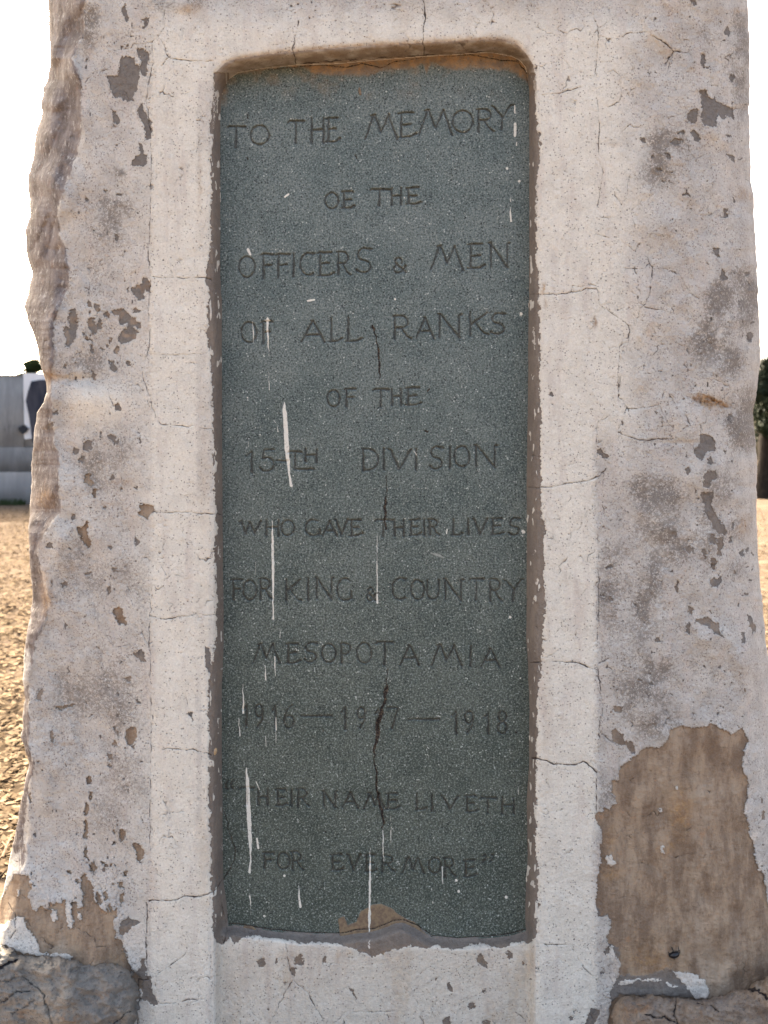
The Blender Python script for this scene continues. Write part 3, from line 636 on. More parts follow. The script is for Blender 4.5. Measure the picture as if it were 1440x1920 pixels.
    cap.append([ctr, nc - 1, nc - 1, 0]) if False else None
    Q = np.concatenate([Q, np.array(cap)])
    def padw(a, v):
        o = np.concatenate([np.full((nr, k), v, np.float32), a, np.full((nr, k), v, np.float32)], 1).ravel()
        return np.concatenate([o, [v]])
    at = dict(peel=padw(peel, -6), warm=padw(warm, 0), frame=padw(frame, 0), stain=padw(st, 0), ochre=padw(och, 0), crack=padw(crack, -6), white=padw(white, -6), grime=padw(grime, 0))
    sd_ = np.clip(sidem + 10 * (fbm(X / 14, Y / 22, 5, 3) - .5), -12, 12)
    sd_ = np.where(Y > 1180, np.minimum(sd_, 6 * (fbm(X / 12, Y / 60, 3, 3) - .42) * 10), sd_)
    sd_ = np.where(Y > 1480, sd_ - 3, sd_)
    at['side'] = padw(sd_, 3)
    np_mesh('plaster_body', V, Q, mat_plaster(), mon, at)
body()

# ------------------------------------------------------------------ the tablet and its inscription
def arc(cx, cy, rx, ry, a0, a1, n=14):
    return [(cx + rx * math.cos(math.radians(a0 + (a1 - a0) * i / n)), cy - ry * math.sin(math.radians(a0 + (a1 - a0) * i / n))) for i in range(n + 1)]
FONT = {
 'T': [[(0, .10), (.10, .02), (.5, .02), (1, .04)], [(.5, .02), (.50, .6), (.47, 1)]],
 'O': [arc(.5, .5, .5, .5, 0, 360, 20)],
 'H': [[(.08, 0), (.08, 1)], [(.92, 0), (.92, 1)], [(.08, .5), (.92, .47)]],
 'E': [[(.16, .02), (.16, .98)], [(0, .04), (.16, 0), (.85, 0)], [(.16, .5), (.7, .47)], [(.0, 1), (.16, 1), (.7, .98), (1, .86)]],
 'F': [[(.2, .02), (.2, 1)], [(0, .05), (.2, 0), (1, .02)], [(.2, .5), (.8, .47)]],
 'M': [[(0, 1), (.25, .08), (.30, 0), (.5, .72)], [(.5, .72), (.74, 0), (.80, .3), (1, 1)], [(.18, .04), (.30, 0)]],
 'R': [[(.12, 0), (.12, 1)], [(0, .02), (.12, 0)] + arc(.45, .25, .38, .25, 90, -90, 8) + [(.12, .5)], [(.45, .5), (.75, .85), (1, .98)]],
 'Y': [[(0, .05), (.12, .1), (.48, .52)], [(1, .02), (.85, .03), (.48, .52), (.42, 1)]],
 'I': [[(.5, 0), (.5, 1)]],
 'C': [arc(.55, .5, .55, .5, 55, 305, 16), [(.72, .02), (.95, .02)]],
 'G': [arc(.55, .5, .55, .5, 58, 310, 16), [(.95, .58), (.93, .88)]],
 'S': [arc(.55, .27, .42, .26, 40, 220, 9) + [(.5, .5)] + arc(.45, .74, .45, .25, 55, -150, 10), [(.75, .0), (.95, .04)]],
 '&': [arc(.38, .25, .26, .24, -30, 210, 9) + [(.9, 1)], [(.3, .42)] + arc(.36, .74, .34, .26, 120, 330, 9) + [(.9, .55)]],
 'N': [[(.1, 1), (.1, 0)], [(0, 0), (.1, 0), (.9, 1)], [(.9, 1), (.9, .04), (1, 0)]],
 'A': [[(0, 1), (.5, 0)], [(.42, 0), (.5, 0), (1, 1)], [(.2, .66), (.8, .64)]],
 'L': [[(.12, 0), (.12, 1)], [(0, 1), (.12, 1), (.7, .98), (1, .88)]],
 'K': [[(.1, 0), (.1, 1)], [(.95, .0), (.15, .52)], [(.3, .42), (.75, .9), (1, .96)]],
 'D': [[(.1, 0), (.1, 1)], [(0, 0), (.1, 0), (.35, 0)] + arc(.35, .5, .62, .5, 90, -90, 12) + [(.1, 1)]],
 'V': [[(0, 0), (.1, .03), (.5, 1)], [(.5, 1), (1, 0)]],
 'W': [[(0, .04), (.1, 0), (.28, .95)], [(.28, .95), (.5, .15)], [(.42, .05), (.5, .1), (.70, .95)], [(.70, .95), (1, 0)]],
 'P': [[(.12, 0), (.12, 1)], [(0, .02), (.12, 0)] + arc(.5, .27, .45, .27, 90, -90, 8) + [(.12, .54)]],
 'U': [[(.05, 0), (.05, .55)] + arc(.48, .6, .43, .4, 180, 360, 10) + [(.92, 0)]],
 '1': [[(0, .22), (.35, .12), (.7, 0), (.7, 1)]],
 '5': [[(.9, .0), (.25, .02), (.15, .42)] + arc(.42, .68, .45, .31, 110, -150, 10)],
 '9': [arc(.5, .28, .42, .27, 0, 360, 12), [(.92, .3), (.85, .7), (.35, 1)]],
 '6': [[(.85, .0), (.3, .22), (.08, .7)], arc(.5, .72, .42, .27, 0, 360, 12)],
 '7': [[(0, .08), (.1, 0), (1, 0), (.45, 1)]],
 '8': [arc(.5, .25, .36, .24, 0, 360, 12), arc(.5, .75, .45, .26, 0, 360, 12)],
 '-': [[(0, .5), (1, .5)]],
 'q': [[(.3, 0), (0, .45), (.05, .9), (.2, 1)], [(.9, 0), (.6, .45), (.65, .9), (.8, 1)]],
 'Q': [[(.1, .1), (.3, 0), (.3, .4), (.0, 1)], [(.75, .1), (.95, 0), (.95, .4), (.65, 1)]],
}
TEXT = [
 (380, 60, "T 100 175 385 472|O 195 272 385 463|T 350 415 362 458|H 440 498 352 455|E 505 560 352 450|M 665 795 338 440|E 800 872 330 432|M 885 1020 320 422|O 1022 1105 322 412|R 1120 1190 315 408|Y 1182 1275 298 402|"
  "O 500 555 658 722|E 568 622 655 722|T 683 765 642 710|H 770 815 640 708|E 832 892 638 704|"
  "O 148 215 920 1005|F 238 290 910 1008|F 300 355 908 1003|I 368 376 905 1002|C 398 460 905 995|E 470 535 902 998|R 548 605 900 995|S 625 695 885 988|& 780 835 925 985|M 935 1065 875 975|E 1085 1155 868 968|N 1170 1255 865 965"),
 (380, 540, "O 158 220 140 225|F 240 285 138 228|A 403 498 135 222|L 520 570 125 220|L 588 648 122 218|R 778 850 115 210|A 875 945 122 208|N 960 1060 108 205|K 1085 1170 100 195|S 1175 1240 102 190|"
  "O 510 562 418 488|F 580 625 412 488|T 695 760 412 485|H 770 815 412 480|E 830 895 408 478|"
  "1 178 210 668 755|5 235 300 662 752|- 300 345 700 712|T 350 405 668 735|H 415 470 660 712|- 375 455 735 748|D 650 720 660 748|I 738 746 655 745|V 760 850 660 742|I 870 878 658 745|S 928 985 650 742|I 1008 1014 650 740|O 1030 1092 648 732|N 1110 1205 645 735"),
 (380, 960, "W 150 238 38 90|H 255 315 32 98|O 322 375 35 95|G 422 482 32 98|A 490 548 38 98|V 542 594 30 92|E 600 655 32 98|T 705 775 32 102|H 780 828 32 98|E 845 892 32 96|I 903 910 32 96|R 922 968 30 95|L 1020 1062 30 95|I 1082 1090 28 92|V 1105 1165 28 92|E 1180 1230 28 92|S 1250 1300 25 95|"
  "F 115 160 275 360|O 165 220 280 360|R 232 285 272 358|K 335 405 275 365|I 428 434 270 360|N 460 535 270 358|G 550 612 272 362|& 672 710 308 362|C 775 835 272 358|O 850 905 280 358|U 915 970 278 355|N 985 1065 275 362|T 1090 1150 272 360|R 1170 1225 275 365|Y 1235 1315 275 365|"
  "M 208 315 540 618|E 342 398 538 618|S 415 470 535 615|O 488 545 540 615|P 562 605 538 620|O 630 690 535 618|T 710 780 530 625|A 808 885 545 628|M 935 1060 545 632|I 1092 1100 545 630|A 1140 1215 560 635|"
  "1 165 185 790 875|9 212 248 788 880|1 285 303 795 890|6 330 375 790 885|- 402 528 828 842|1 568 590 800 890|9 630 665 800 885|1 705 725 810 890|7 755 800 800 885|- 845 965 840 856|1 1020 1045 815 905|9 1070 1110 815 905|1 1150 1175 822 905|8 1205 1248 815 905"),
 (380, 1380, "q 92 130 180 215|T 150 210 210 278|H 225 268 215 282|E 300 345 218 285|I 360 366 220 283|R 385 435 215 288|N 490 550 225 292|A 572 635 232 292|M 660 745 235 298|E 750 805 235 298|L 870 915 235 302|I 935 941 238 305|V 975 1045 245 300|E 1075 1125 245 310|T 1135 1200 250 315|H 1220 1280 250 318|"
  "F 245 290 478 540|O 305 355 478 545|R 362 412 475 548|E 525 575 485 550|V 590 645 485 550|E 665 710 488 555|R 730 785 490 555|M 815 905 498 562|O 925 975 500 562|R 985 1035 500 575|E 1068 1120 508 575|Q 1145 1190 485 515"),
]
DRIPS = [
 ("533,752 534,775 538,840 541,870 543,895 546,910", [1, 4.2, 4.4, 3, 1.8, 3]),
 ("474,602 475,625 476,645", [.6, 1.4, .4]), ("501,598 502,620 504,660", [2.6, 2, .6]), ("496,600 506,601", 1.4), ("503,694 505,732", [.4, .9]),
 ("511,976 511,1020 512,1080 512,1140 512,1154 512,1160", [.8, 2.4, 2.4, 1.1, 1, 2.2]), ("707,1005 707,1060 707,1110", [.3, 1.1, 1.2]), ("707,1115 707,1130", [1.6, 2.2]),
 ("462,1440 464,1465 466,1520 469,1580 470,1610 468,1635", [.8, 3.4, 4.2, 3, 1.2, 2.6]), ("481,1572 484,1590", [2, 2.2]), ("480,1466 487,1480", .8),
 ("468,1680 471,1715", [1.3, .4]), ("560,1660 561,1685 563,1700", [1, 2, 2.4]), ("694,1590 694,1640 693,1700 693,1722 692,1740 693,1765", [.5, 2, 2.2, 3, 1.4, .8]),
 ("733,1530 733,1585", .6), ("718,1557 719,1615", .9), ("829,1625 830,1658", .8), ("455,1283 456,1320 456,1336", [.5, 1.4, 1.6]), ("448,1347 449,1380", [.8, 1.2]),
 ("515,1232 516,1268", [1.6, .7]), ("510,1240 510,1255", .6), ("497,1248 499,1275", [.6, 1.2]), ("525,1180 525,1196", .4), ("517,1345 518,1368", [1, 2]), ("517,1370 517,1392", .6), ("498,1380 499,1400", .5),
 ("479,1053 479,1077", .4), ("489,1038 489,1050", .3), ("966,232 966,255", [2.5, 2.7]), ("965,198 966,212", 1.2), ("969,266 969,273", 1.1), ("957,388 958,415", [1, 2]), ("958,365 958,378", .7),
 ("534,369 541,364", 2.2), ("465,468 469,476", 2.6), ("577,564 589,562", 2), ("513,788 518,794 521,810", .7), ("700,1424 701,1436", .6), ("761,885 762,905", .4), ("775,845 781,853", .9),
 ("885,798 885,812", .6), ("972,1470 972,1490", .5), ("811,1690 812,1694", 1), ("466,827 466,838", .4), ("838,993 838,1001", 1.4),
]
DOTS = [(951, 316, 2.6), (973, 340, 2.6), (977, 588, 2.8), (981, 997, 3.4), (956, 1157, 2.6), (976, 1132, 1.6), (855, 1650, 2.6), (860, 1671, 3), (949, 1682, 3), (533, 1642, 2.4), (495, 1718, 2.4), (758, 370, 1.2), (741, 561, 1.8), (975, 1272, 1.6), (690, 1300, 1.4), (980, 1005, 1.6), (610, 910, 1.3), (487, 815, 1.4), (464, 745, 1.8), (985, 1530, 1.2), (986, 1545, 1)]

def tablet():
    xs = np.arange(398, 1012, 1.15); ys = np.arange(84, 1775, 1.15)
    X, Y = np.meshgrid(xs, ys)
    f = Field(X, Y)
    w1x = vn(X / 8, Y / 8, 1) - .5; w1y = vn(X / 8, Y / 8, 2) - .5
    w2x = vn(X / 2.6, Y / 2.6, 3) - .5; w2y = vn(X / 2.6, Y / 2.6, 4) - .5
    f.WX = X + 1.5 * w1x + .5 * w2x; f.WY = Y + 1.5 * w1y + .5 * w2y
    groove = np.full(X.shape, -6., np.float32)
    r = random.Random(3)
    for ox, oy, t in TEXT:
        for g in t.split('|'):
            ch, a, b, c, d = g.split()
            a, b, c, d = [float(v) for v in (a, b, c, d)]
            for st in FONT[ch]:
                jx, jy = r.uniform(-1.2, 1.2), r.uniform(-1.2, 1.2)
                pts = [(ox + (a + (b - a) * u + jx) / 2.1818, oy + (c + (d - c) * v + jy) / 2.1818) for u, v in st]
                n = len(pts)
                wd = [1.65 + .4 * math.sin(i * 2.1 + a) for i in range(n)]
                wd[0] = 1.5; wd[-1] = 2.4
                f.line(groove, pts, wd)
    white = np.full(X.shape, -6., np.float32)
    for t, wd in DRIPS: f.line(white, pl(t), wd)
    for x, y, q in DOTS: f.line(white, [(x, y), (x + .4, y + .5)], q)
    white = white - 1.0 * vn(X / 3.2, Y / 13, 4) * ss(2.6, 0.8, white) + .25
    smear = np.zeros(X.shape, np.float32)
    s_ = np.full(X.shape, -6., np.float32)
    f.line(s_, pl("808,1037 822,1041 832,1046"), [1, 3, 1]); f.line(s_, pl("707,1000 707,1130"), [.3, 1.2])
    smear = ss(-1, 1.5, s_) * .6
    rust = np.full(X.shape, -6., np.float32)
    f.WX = X + 5 * w1x + 1.6 * w2x
    f.line(rust, pl("697,610 703,622 707,640 709,665 711,690 713,712"), [1.6, 1.8, 1, 2, 2, .6])
    f.line(rust, pl("724,885 725,905 724,925 722,950 723,975 724,992"), [.6, 1, 1, 2.4, 1.2, 2])
    f.line(rust, pl("726,1250 725,1280 724,1300 720,1320 710,1350 707,1380 703,1395 702,1420 706,1450 708,1490 712,1510 718,1530 718,1553 718,1580"), [.4, .7, 3, 2.4, 3.4, 3, 3, 1.6, 1.8, 2.4, 2.8, 2.4, 1.2, .4])
    f.line(rust, pl("420,1520 424,1535 433,1570 441,1592 438,1615 425,1640 417,1652"), [.5, .9, .9, .9, .9, .9, .9])
    f.line(rust, pl("500,131 560,125 600,121 650,126 680,119 715,127 740,116 790,108"), [.4, .8, 1, .7, 1.1, .8, .8, .4])
    f.line(rust, pl("830,106 880,102 915,108 940,113 970,114 986,135 993,160"), [.4, .9, .8, 1, .9, .8, .4])
    f.line(rust, pl("428,1733 440,1731 480,1738 560,1748 640,1750 665,1744 700,1741 740,1726 755,1724 780,1734 810,1754 860,1759 920,1755 960,1750 984,1743"), 1.0)
    for a, b, c, e, q in ((465, 221, 465, 214, 1), (462, 296, 463, 300, 1.2), (666, 292, 667, 297, 1.3), (800, 733, 806, 730, 1.6), (598, 1670, 606, 1663, .6), (604, 1366, 606, 1372, 1), (967, 1373, 968, 1374, 1.6), (610, 1560, 612, 1560, 1.6), (795, 808, 800, 810, 1.6), (521, 1555, 522, 1555, 1.4)):
        f.line(rust, [(a, b), (c, e)], q)
    chip = np.full(X.shape, -6., np.float32)
    f.WX = X + 2.5 * w1x + 1.2 * w2x
    f.poly(chip, pl("636,1748 634,1722 645,1718 652,1735 668,1728 676,1708 700,1696 715,1695 735,1703 745,1712 760,1722 775,1728 790,1742 800,1755 780,1765 640,1760"))
    f.poly(chip, pl("452,1742 458,1734 470,1735 480,1742 470,1748"))
    f.line(chip, pl("674,166 675,176"), 2.6)
    topb = itv(pl("400,135 440,140 500,128 560,124 590,138 620,142 690,142 720,130 780,128 792,118 800,138 808,118 830,126 850,130 900,128 960,132 985,150 1010,180"), X)
    jt = 10 * (fbm(X / 12, Y / 9, 5, 3) - .5)
    top = ss(5, -6, Y - topb + jt) * .9
    top = np.maximum(top, ss(14, 0, np.hypot((X - 418) * 1.0, (Y - 170) * .45) + jt) * .7)
    top = np.maximum(top, 0.30 * ss(80, 0, Y - topb) * ss(.5, .7, fbm(X / 30, Y / 30, 2, 3)))
    # slow unevenness, grooves, drip thickness, crack
    dep = DT + 0.0008 * (fbm(X / 60, Y / 60, 3, 3) - .5) + 0.0003 * (fbm(X / 4, Y / 4, 1, 2) - .5)
    dep += 0.0052 * np.clip((groove + 1.0) / 2.8, 0, 1)
    dep -= 0.0005 * ss(-.3, .6, white)
    dep += 0.003 * ss(-.6, 1.2, rust)
    dep -= 0.0022 * ss(-1, 1.5, chip)
    in_chip = (X < 442) & (Y > 1525) & (Y < 1650)
    x, y, z = P(X, Y, dep)
    V = np.stack([x, y, z], -1).reshape(-1, 3)
    nr, nc = X.shape
    # a skirt all round gives the slab its thickness
    Q = grid_quads(nr, nc)
    idx = np.arange(nr * nc).reshape(nr, nc)
    ring = np.concatenate([idx[0, :], idx[1:, -1], idx[-1, -2::-1], idx[-2:0:-1, 0]])
    back = V[ring].copy(); back[:, 1] += 0.06
    nb = len(V); V = np.concatenate([V, back])
    n = len(ring); i = np.arange(n); j = (i + 1) % n
    Q = np.concatenate([Q, np.stack([ring[i], ring[j], nb + j, nb + i], 1)])
    pad = lambda a, v: np.concatenate([a.ravel(), np.full(n, v)])
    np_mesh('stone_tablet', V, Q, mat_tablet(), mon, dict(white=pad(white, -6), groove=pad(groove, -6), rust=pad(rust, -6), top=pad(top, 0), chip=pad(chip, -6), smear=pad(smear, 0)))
tablet()

# ------------------------------------------------------------------ rocks of the base
def rock(poly, x0, x1, y0, y1, base, bulge, cracks, warmth, seed, label):
    xs = np.arange(x0, x1, 1.7); ys = np.concatenate([np.arange(y0, 1950, 1.7), np.arange(1950, 2130, 5.)])
    X, Y = np.meshgrid(xs, ys)
    f = Field(X, Y)
    f.WX = X + 9 * (vn(X / 14, Y / 14, 1) - .5) + 4 * (vn(X / 4, Y / 4, 5) - .5)
    f.WY = Y + 9 * (vn(X / 14, Y / 14, 2) - .5) + 4 * (vn(X / 4, Y / 4, 6) - .5)
    s = sdf_poly(f.WX, f.WY, poly)
    e = np.clip(s / 60, 0, 1)
    dep = base - bulge * np.sqrt(np.clip(1 - (1 - e) ** 2, 0, 1)) + 0.035 * ss(0, -9, s)
    rg = 1 - np.abs(fbm(X / 55, Y / 34, seed, 5) - .5) * 3.0
    dep -= 0.022 * (fbm(X / 60, Y / 45, seed + 2, 5) - .5) * 2 + 0.014 * rg
    dep -= 0.006 * (fbm(X / 9, Y / 7, seed + 1, 3) - .5)
    crack = np.full(X.shape, -6., np.float32)
    for t, wd in cracks: f.line(crack, pl(t), wd)
    vein = -1.2 - 18 * np.abs(fbm(X / 38, Y / 26, seed + 4, 4) - .5) - 2.0 * ss(.6, .4, fbm(X / 50, Y / 50, seed, 2))
    crack = np.maximum(crack, vein)
    dep += 0.008 * ss(-2, 1.5, crack)
    x, y, z = P(X, Y, dep)
    nr, nc = X.shape
    V = np.stack([x, y, z], -1).reshape(-1, 3)
    Q = grid_quads(nr, nc)
    keep = (s.ravel()[Q] > -9).any(1)
    Q = Q[keep]
    o = np_mesh('foundation_stone', V, Q, mat_rock(warmth), mon, dict(crack=crack))
    o['label'] = label
rock(pl("-120,1760 0,1772 20,1775 37,1788 73,1792 133,1800 200,1803 227,1811 247,1824 257,1843 260,1870 257,1887 256,1920 250,2200 -120,2200"), -120, 275, 1745, 1960, 0.012, 0.075,
     [("-10,1848 20,1836 50,1836 72,1850 88,1880 98,1915", .4), ("20,1900 45,1890 62,1872", .2), ("0,1815 20,1806 34,1800", 2), ("212,1920 235,1902 248,1896", .8), ("0,1880 30,1860 55,1862", .7)], 0, 1, 'dark grey boulder at the left foot')
rock(pl("1140,1960 1143,1905 1150,1882 1165,1870 1240,1868 1310,1874 1345,1868 1370,1861 1400,1856 1420,1843 1440,1835 1500,1810 1600,1790 1600,2200 1140,2200"), 1125, 1560, 1780, 1960, 0.016, 0.07,
     [("1210,1905 1235,1908 1262,1915", 1.2), ("1267,1870 1266,1900 1268,1925", .8), ("1395,1850 1420,1855 1440,1870", 2.4), ("1300,1880 1330,1885 1350,1900", 1)], 1, 3, 'brown cracked boulder at the right foot')

# ------------------------------------------------------------------ pebble lodged in the reveal
def blob(name, ctr, rad, mat, rot=(0, 0, 0), amp=0.1, seed=0, n=18, parent=None):
    th = np.linspace(0, np.pi, n); ph = np.linspace(0, 2 * np.pi, 2 * n, endpoint=False)
    T, Pp = np.meshgrid(th, ph, indexing='ij')
    d = np.stack([np.sin(T) * np.cos(Pp), np.sin(T) * np.sin(Pp), np.cos(T)], -1)
    k = 1 + amp * (vn(d[..., 0] * 2 + 9, d[..., 2] * 2 + 9 + d[..., 1], seed) - .5) * 2
    from mathutils import Euler
    M = np.array(Euler(rot).to_matrix())
    V = (d * k[..., None] * np.array(rad)) @ M.T + np.array(ctr)
    nr, nc = T.shape; V = V.reshape(-1, 3)
    i = np.arange(nr - 1)[:, None] * nc + np.arange(nc)[None, :]
    j = np.arange(nr - 1)[:, None] * nc + ((np.arange(nc) + 1) % nc)[None, :]
    Q = np.stack([i.ravel(), (i + nc).ravel(), (j + nc).ravel(), j.ravel()], 1)
    return np_mesh(name, V, Q, mat, parent)
peb = blob('pebble', P(401.5, 1410, 0.018), (0.0062, 0.006, 0.0098), simple_mat('tan_pebble', (0.50, 0.34, 0.18), (0.30, 0.22, 0.15), 120, 0.45), (0, math.radians(22), 0), 0.06, 2)
tag(peb, 'small glossy tan pebble lodged in the crack at the left edge of the tablet recess', 'pebble')

# ------------------------------------------------------------------ beetle on the bare plaster
def tube(pts, rads, n=8):
    V = []; Q = []
    pts = [Vector(p) for p in pts]
    for i, p in enumerate(pts):
        t = (pts[min(i + 1, len(pts) - 1)] - pts[max(i - 1, 0)]).normalized()
        a = t.orthogonal().normalized(); b = t.cross(a)
        for k in range(n):
            an = 2 * math.pi * k / n
            V.append(tuple(p + (a * math.cos(an) + b * math.sin(an)) * rads[i]))
    for i in range(len(pts) - 1):
        for k in range(n):
            k2 = (k + 1) % n
            Q.append((i * n + k, i * n + k2, (i + 1) * n + k2, (i + 1) * n + k))
    return V, Q
def join(parts):
    V = []; Q = []
    for v, q in parts:
        o = len(V); V += [tuple(a) for a in v]; Q += [tuple(i + o for i in f) for f in q]
    return V, Q
bm_ = NT('black_shell', 0.3, 0.5).done((0.006, 0.006, 0.009))
bc = P(1261, 1787, 0.012)
bt = empty('beetle', bc)
tag(bt, 'small black beetle clinging upside down to the bare brown plaster at lower right', 'beetle')
def bw(zx, zy, out=0.0):
    return (bc[0] + ((1200 + zx / 12.) - 1261) * S, bc[1] - 0.004 - out, bc[2] - ((1740 + zy / 12.) - 1787) * S)
v1, q1 = tube([bw(625, 590, .002), bw(650, 580, .003), bw(700, 565, .004), bw(760, 550, .004), bw(800, 540, .003), bw(825, 530, .003), bw(845, 520, .002), bw(852, 515, .002)],
              [.0006, .0042, .0064, .0066, .0056, .0046, .0034, .0008], 14)
body_b = np_mesh('body', v1, q1, bm_, bt)
for a in ([(640, 530), (610, 500), (585, 480)], [(715, 520), (708, 440), (690, 385)], [(800, 500), (840, 450), (848, 380)], [(830, 520), (860, 490), (885, 472)], [(735, 600), (738, 640), (738, 668)], [(650, 560), (620, 545), (600, 540)]):
    vv, qq = tube([bw(*a[0], .003), bw(*a[1], .0055), bw(*a[2], -.001)], [.0013, .0010, .0007], 6)
    np_mesh('leg', vv, qq, bm_, bt)

# ------------------------------------------------------------------ ground and its litter
def ground():
    def band(a, b, n): return list(np.linspace(a, b, n, endpoint=False))
    xs = np.array([-400., -150, -60, -30] + band(-18, 18, 300) + [18, 30, 60, 150, 400.])
    ys = np.array([-60., -20, -8] + band(-4, 24, 300) + band(24, 60, 30) + [60, 150, 400, 900.])
    X, Y = np.meshgrid(xs, ys)
    Z = 0.04 * (fbm(X / 1.3, Y / 1.3, 1, 3) - .5) + 0.006 * (fbm(X / .25, Y / .25, 3, 2) - .5)
    Z *= ss(60, 25, np.hypot(X, Y - 5)); Z *= 1
    V = np.stack([X, Y, Z], -1).reshape(-1, 3)
    Q = grid_quads(*X.shape)[:, ::-1]
    m = NT('dry_dirt', 1.0, 0.0)
    n1 = m.noise(1.4, 6, 0.65); n2 = m.noise(14, 6, 0.7); n3 = m.noise(60, 4, 0.7)
    col = m.mix(m.ramp(n1, 0.38, 0.62), (0.108, 0.082, 0.062), (0.156, 0.122, 0.093))
    col = m.mix(m.ramp(n2, 0.5, 0.66, 0, .7), col, (0.22, 0.168, 0.122))
    col = m.mix(m.ramp(n2, 0.46, 0.34, 0, .6), col, (0.06, 0.043, 0.029))
    col = m.mix(m.ramp(n3, 0.45, 0.35, 0, .5), col, (0.08, 0.06, 0.045))
    nr = m.bump(n3, 0.004, .5)
    g = np_mesh('ground', V, Q, m.done(col, nr))
    g['kind'] = 'structure'
    # dead leaves, twigs and chips in the open to both sides of the monument
    r = np.random.RandomState(5)
    N = 26000
    sgn = np.where(r.rand(N) < .62, -1, 1)
    yy = 1.0 + 20 * r.rand(N) ** 1.5
    slope = np.where(sgn < 0, 700., 725.) / F
    xx = sgn * ((yy + D) * (slope - .05 + .16 * r.rand(N)))
    L = (0.012 + 0.034 * r.rand(N)); W = L * (0.25 + .3 * r.rand(N))
    an = r.rand(N) * 6.28; tl = (r.rand(N) - .3) * .5; tw = (r.rand(N) - .5) * .5
    ux = np.stack([np.cos(an), np.sin(an), tl], 1); vx = np.stack([-np.sin(an), np.cos(an), tw], 1)
    gz = 0.04 * (fbm(xx / 1.3, yy / 1.3, 1, 3) - .5) + 0.006 * (fbm(xx / .25, yy / .25, 3, 2) - .5)
    c = np.stack([xx, yy, gz + .006 + 0.2 * L], 1)
    V = np.stack([c - ux * L[:, None], c + vx * W[:, None] + [0, 0, .004], c + ux * L[:, None], c - vx * W[:, None]], 1).reshape(-1, 3)
    Q = np.arange(4 * N).reshape(N, 4)
    ml = NT('dry_leaf', 0.95, 0.0)
    geo = ml.t.nodes.new('ShaderNodeNewGeometry')
    cl = ml.mix(geo.outputs['Random Per Island'], (0.06, 0.043, 0.028), (0.26, 0.195, 0.13))
    lit = np_mesh('leaf_litter', V, Q, ml.done(cl), None, None, False)
    tag(lit, 'dry brown leaves and chips scattered over the sunlit dirt', 'leaf litter', kind='stuff')
ground()

# a twig among the leaves on the left
def gpt(px, py, h=0.0):
    dist = (EYE - h) * F / (py - HOR)
    return ((px - 720) * dist / F, dist - D, h)
tw_m = simple_mat('twig_bark', (0.16, 0.11, 0.08), (0.30, 0.22, 0.15), 60, .9)
v, q = join([tube([gpt(4, 1608, .02), gpt(12, 1588, .03), gpt(22, 1566, .03)], [.006, .005, .003]), tube([gpt(12, 1588, .03), gpt(4, 1578, .03)], [.004, .002])])
tag(np_mesh('twig', v, q, tw_m), 'forked dry twig lying on the leaf litter left of the memorial', 'twig')

# ------------------------------------------------------------------ boundary wall on the left
def boxes(lst, bev=0.0):
    V = []; Q = []
    for x0, x1, y0, y1, z0, z1 in lst:
        o = len(V)
        V += [(x0, y0, z0), (x1, y0, z0), (x1, y1, z0), (x0, y1, z0), (x0, y0, z1), (x1, y0, z1), (x1, y1, z1), (x0, y1, z1)]
        Q += [(o, o + 3, o + 2, o + 1), (o + 4, o + 5, o + 6, o + 7), (o, o + 1, o + 5, o + 4), (o + 1, o + 2, o + 6, o + 5), (o + 2, o + 3, o + 7, o + 6), (o + 3, o, o + 4, o + 7)]
    return V, Q
WY = 22.8                      # depth of the wall face behind the monument
kk = (WY + D) / F
wx = lambda px: (px - 720) * kk
wz = lambda py: EYE - (py - HOR) * kk
def mat_conc(name, a, b, dk):
    m = NT(name, .95, .03)
    col = m.mix(m.ramp(m.noise(1.2, 6, .65, m.vec(2, 1, .5)), .38, .62), a, b)
    col = m.mix(m.ramp(m.noise(3, 6, .7, m.vec(2.5, 1, .35)), .56, .7, 0, .85), col, dk)
    return m.done(col)
conc = mat_conc('stained_concrete', (0.34, 0.34, 0.335), (0.25, 0.25, 0.25), (0.06, 0.065, 0.08))
conc_d = mat_conc('dark_plinth', (0.23, 0.225, 0.22), (0.17, 0.168, 0.165), (0.10, 0.10, 0.10))
conc_l = mat_conc('plinth_block', (0.30, 0.29, 0.28), (0.24, 0.23, 0.225), (0.22, 0.21, 0.205))
whitep = mat_conc('white_paint', (0.78, 0.78, 0.78), (0.70, 0.71, 0.73), (0.5, 0.52, 0.55))
wall = empty('boundary_wall', (wx(0), WY, 0))
tag(wall, 'tall grey stained concrete wall beyond the dirt, left of the memorial', 'wall')
def part(name, lst, m, parent):
    v, q = boxes(lst); return np_mesh(name, v, q, m, parent, None, False)
part('wall_panel', [(wx(-900), wx(44), WY, WY + .2, wz(839), wz(705)), (wx(44), wx(330), WY + .04, WY + .2, wz(839), wz(700))], conc, wall)
part('plinth', [(wx(-900), wx(330), WY - .04, WY + .25, wz(885), wz(839))], conc_d, wall)
part('footing', [(wx(-900), wx(330), WY - .12, WY + .3, -.1, wz(885))], conc_l, wall)
part('coping', [(wx(-900), wx(43), WY - .03, WY + .23, wz(705) + .004, wz(703))], conc, wall)
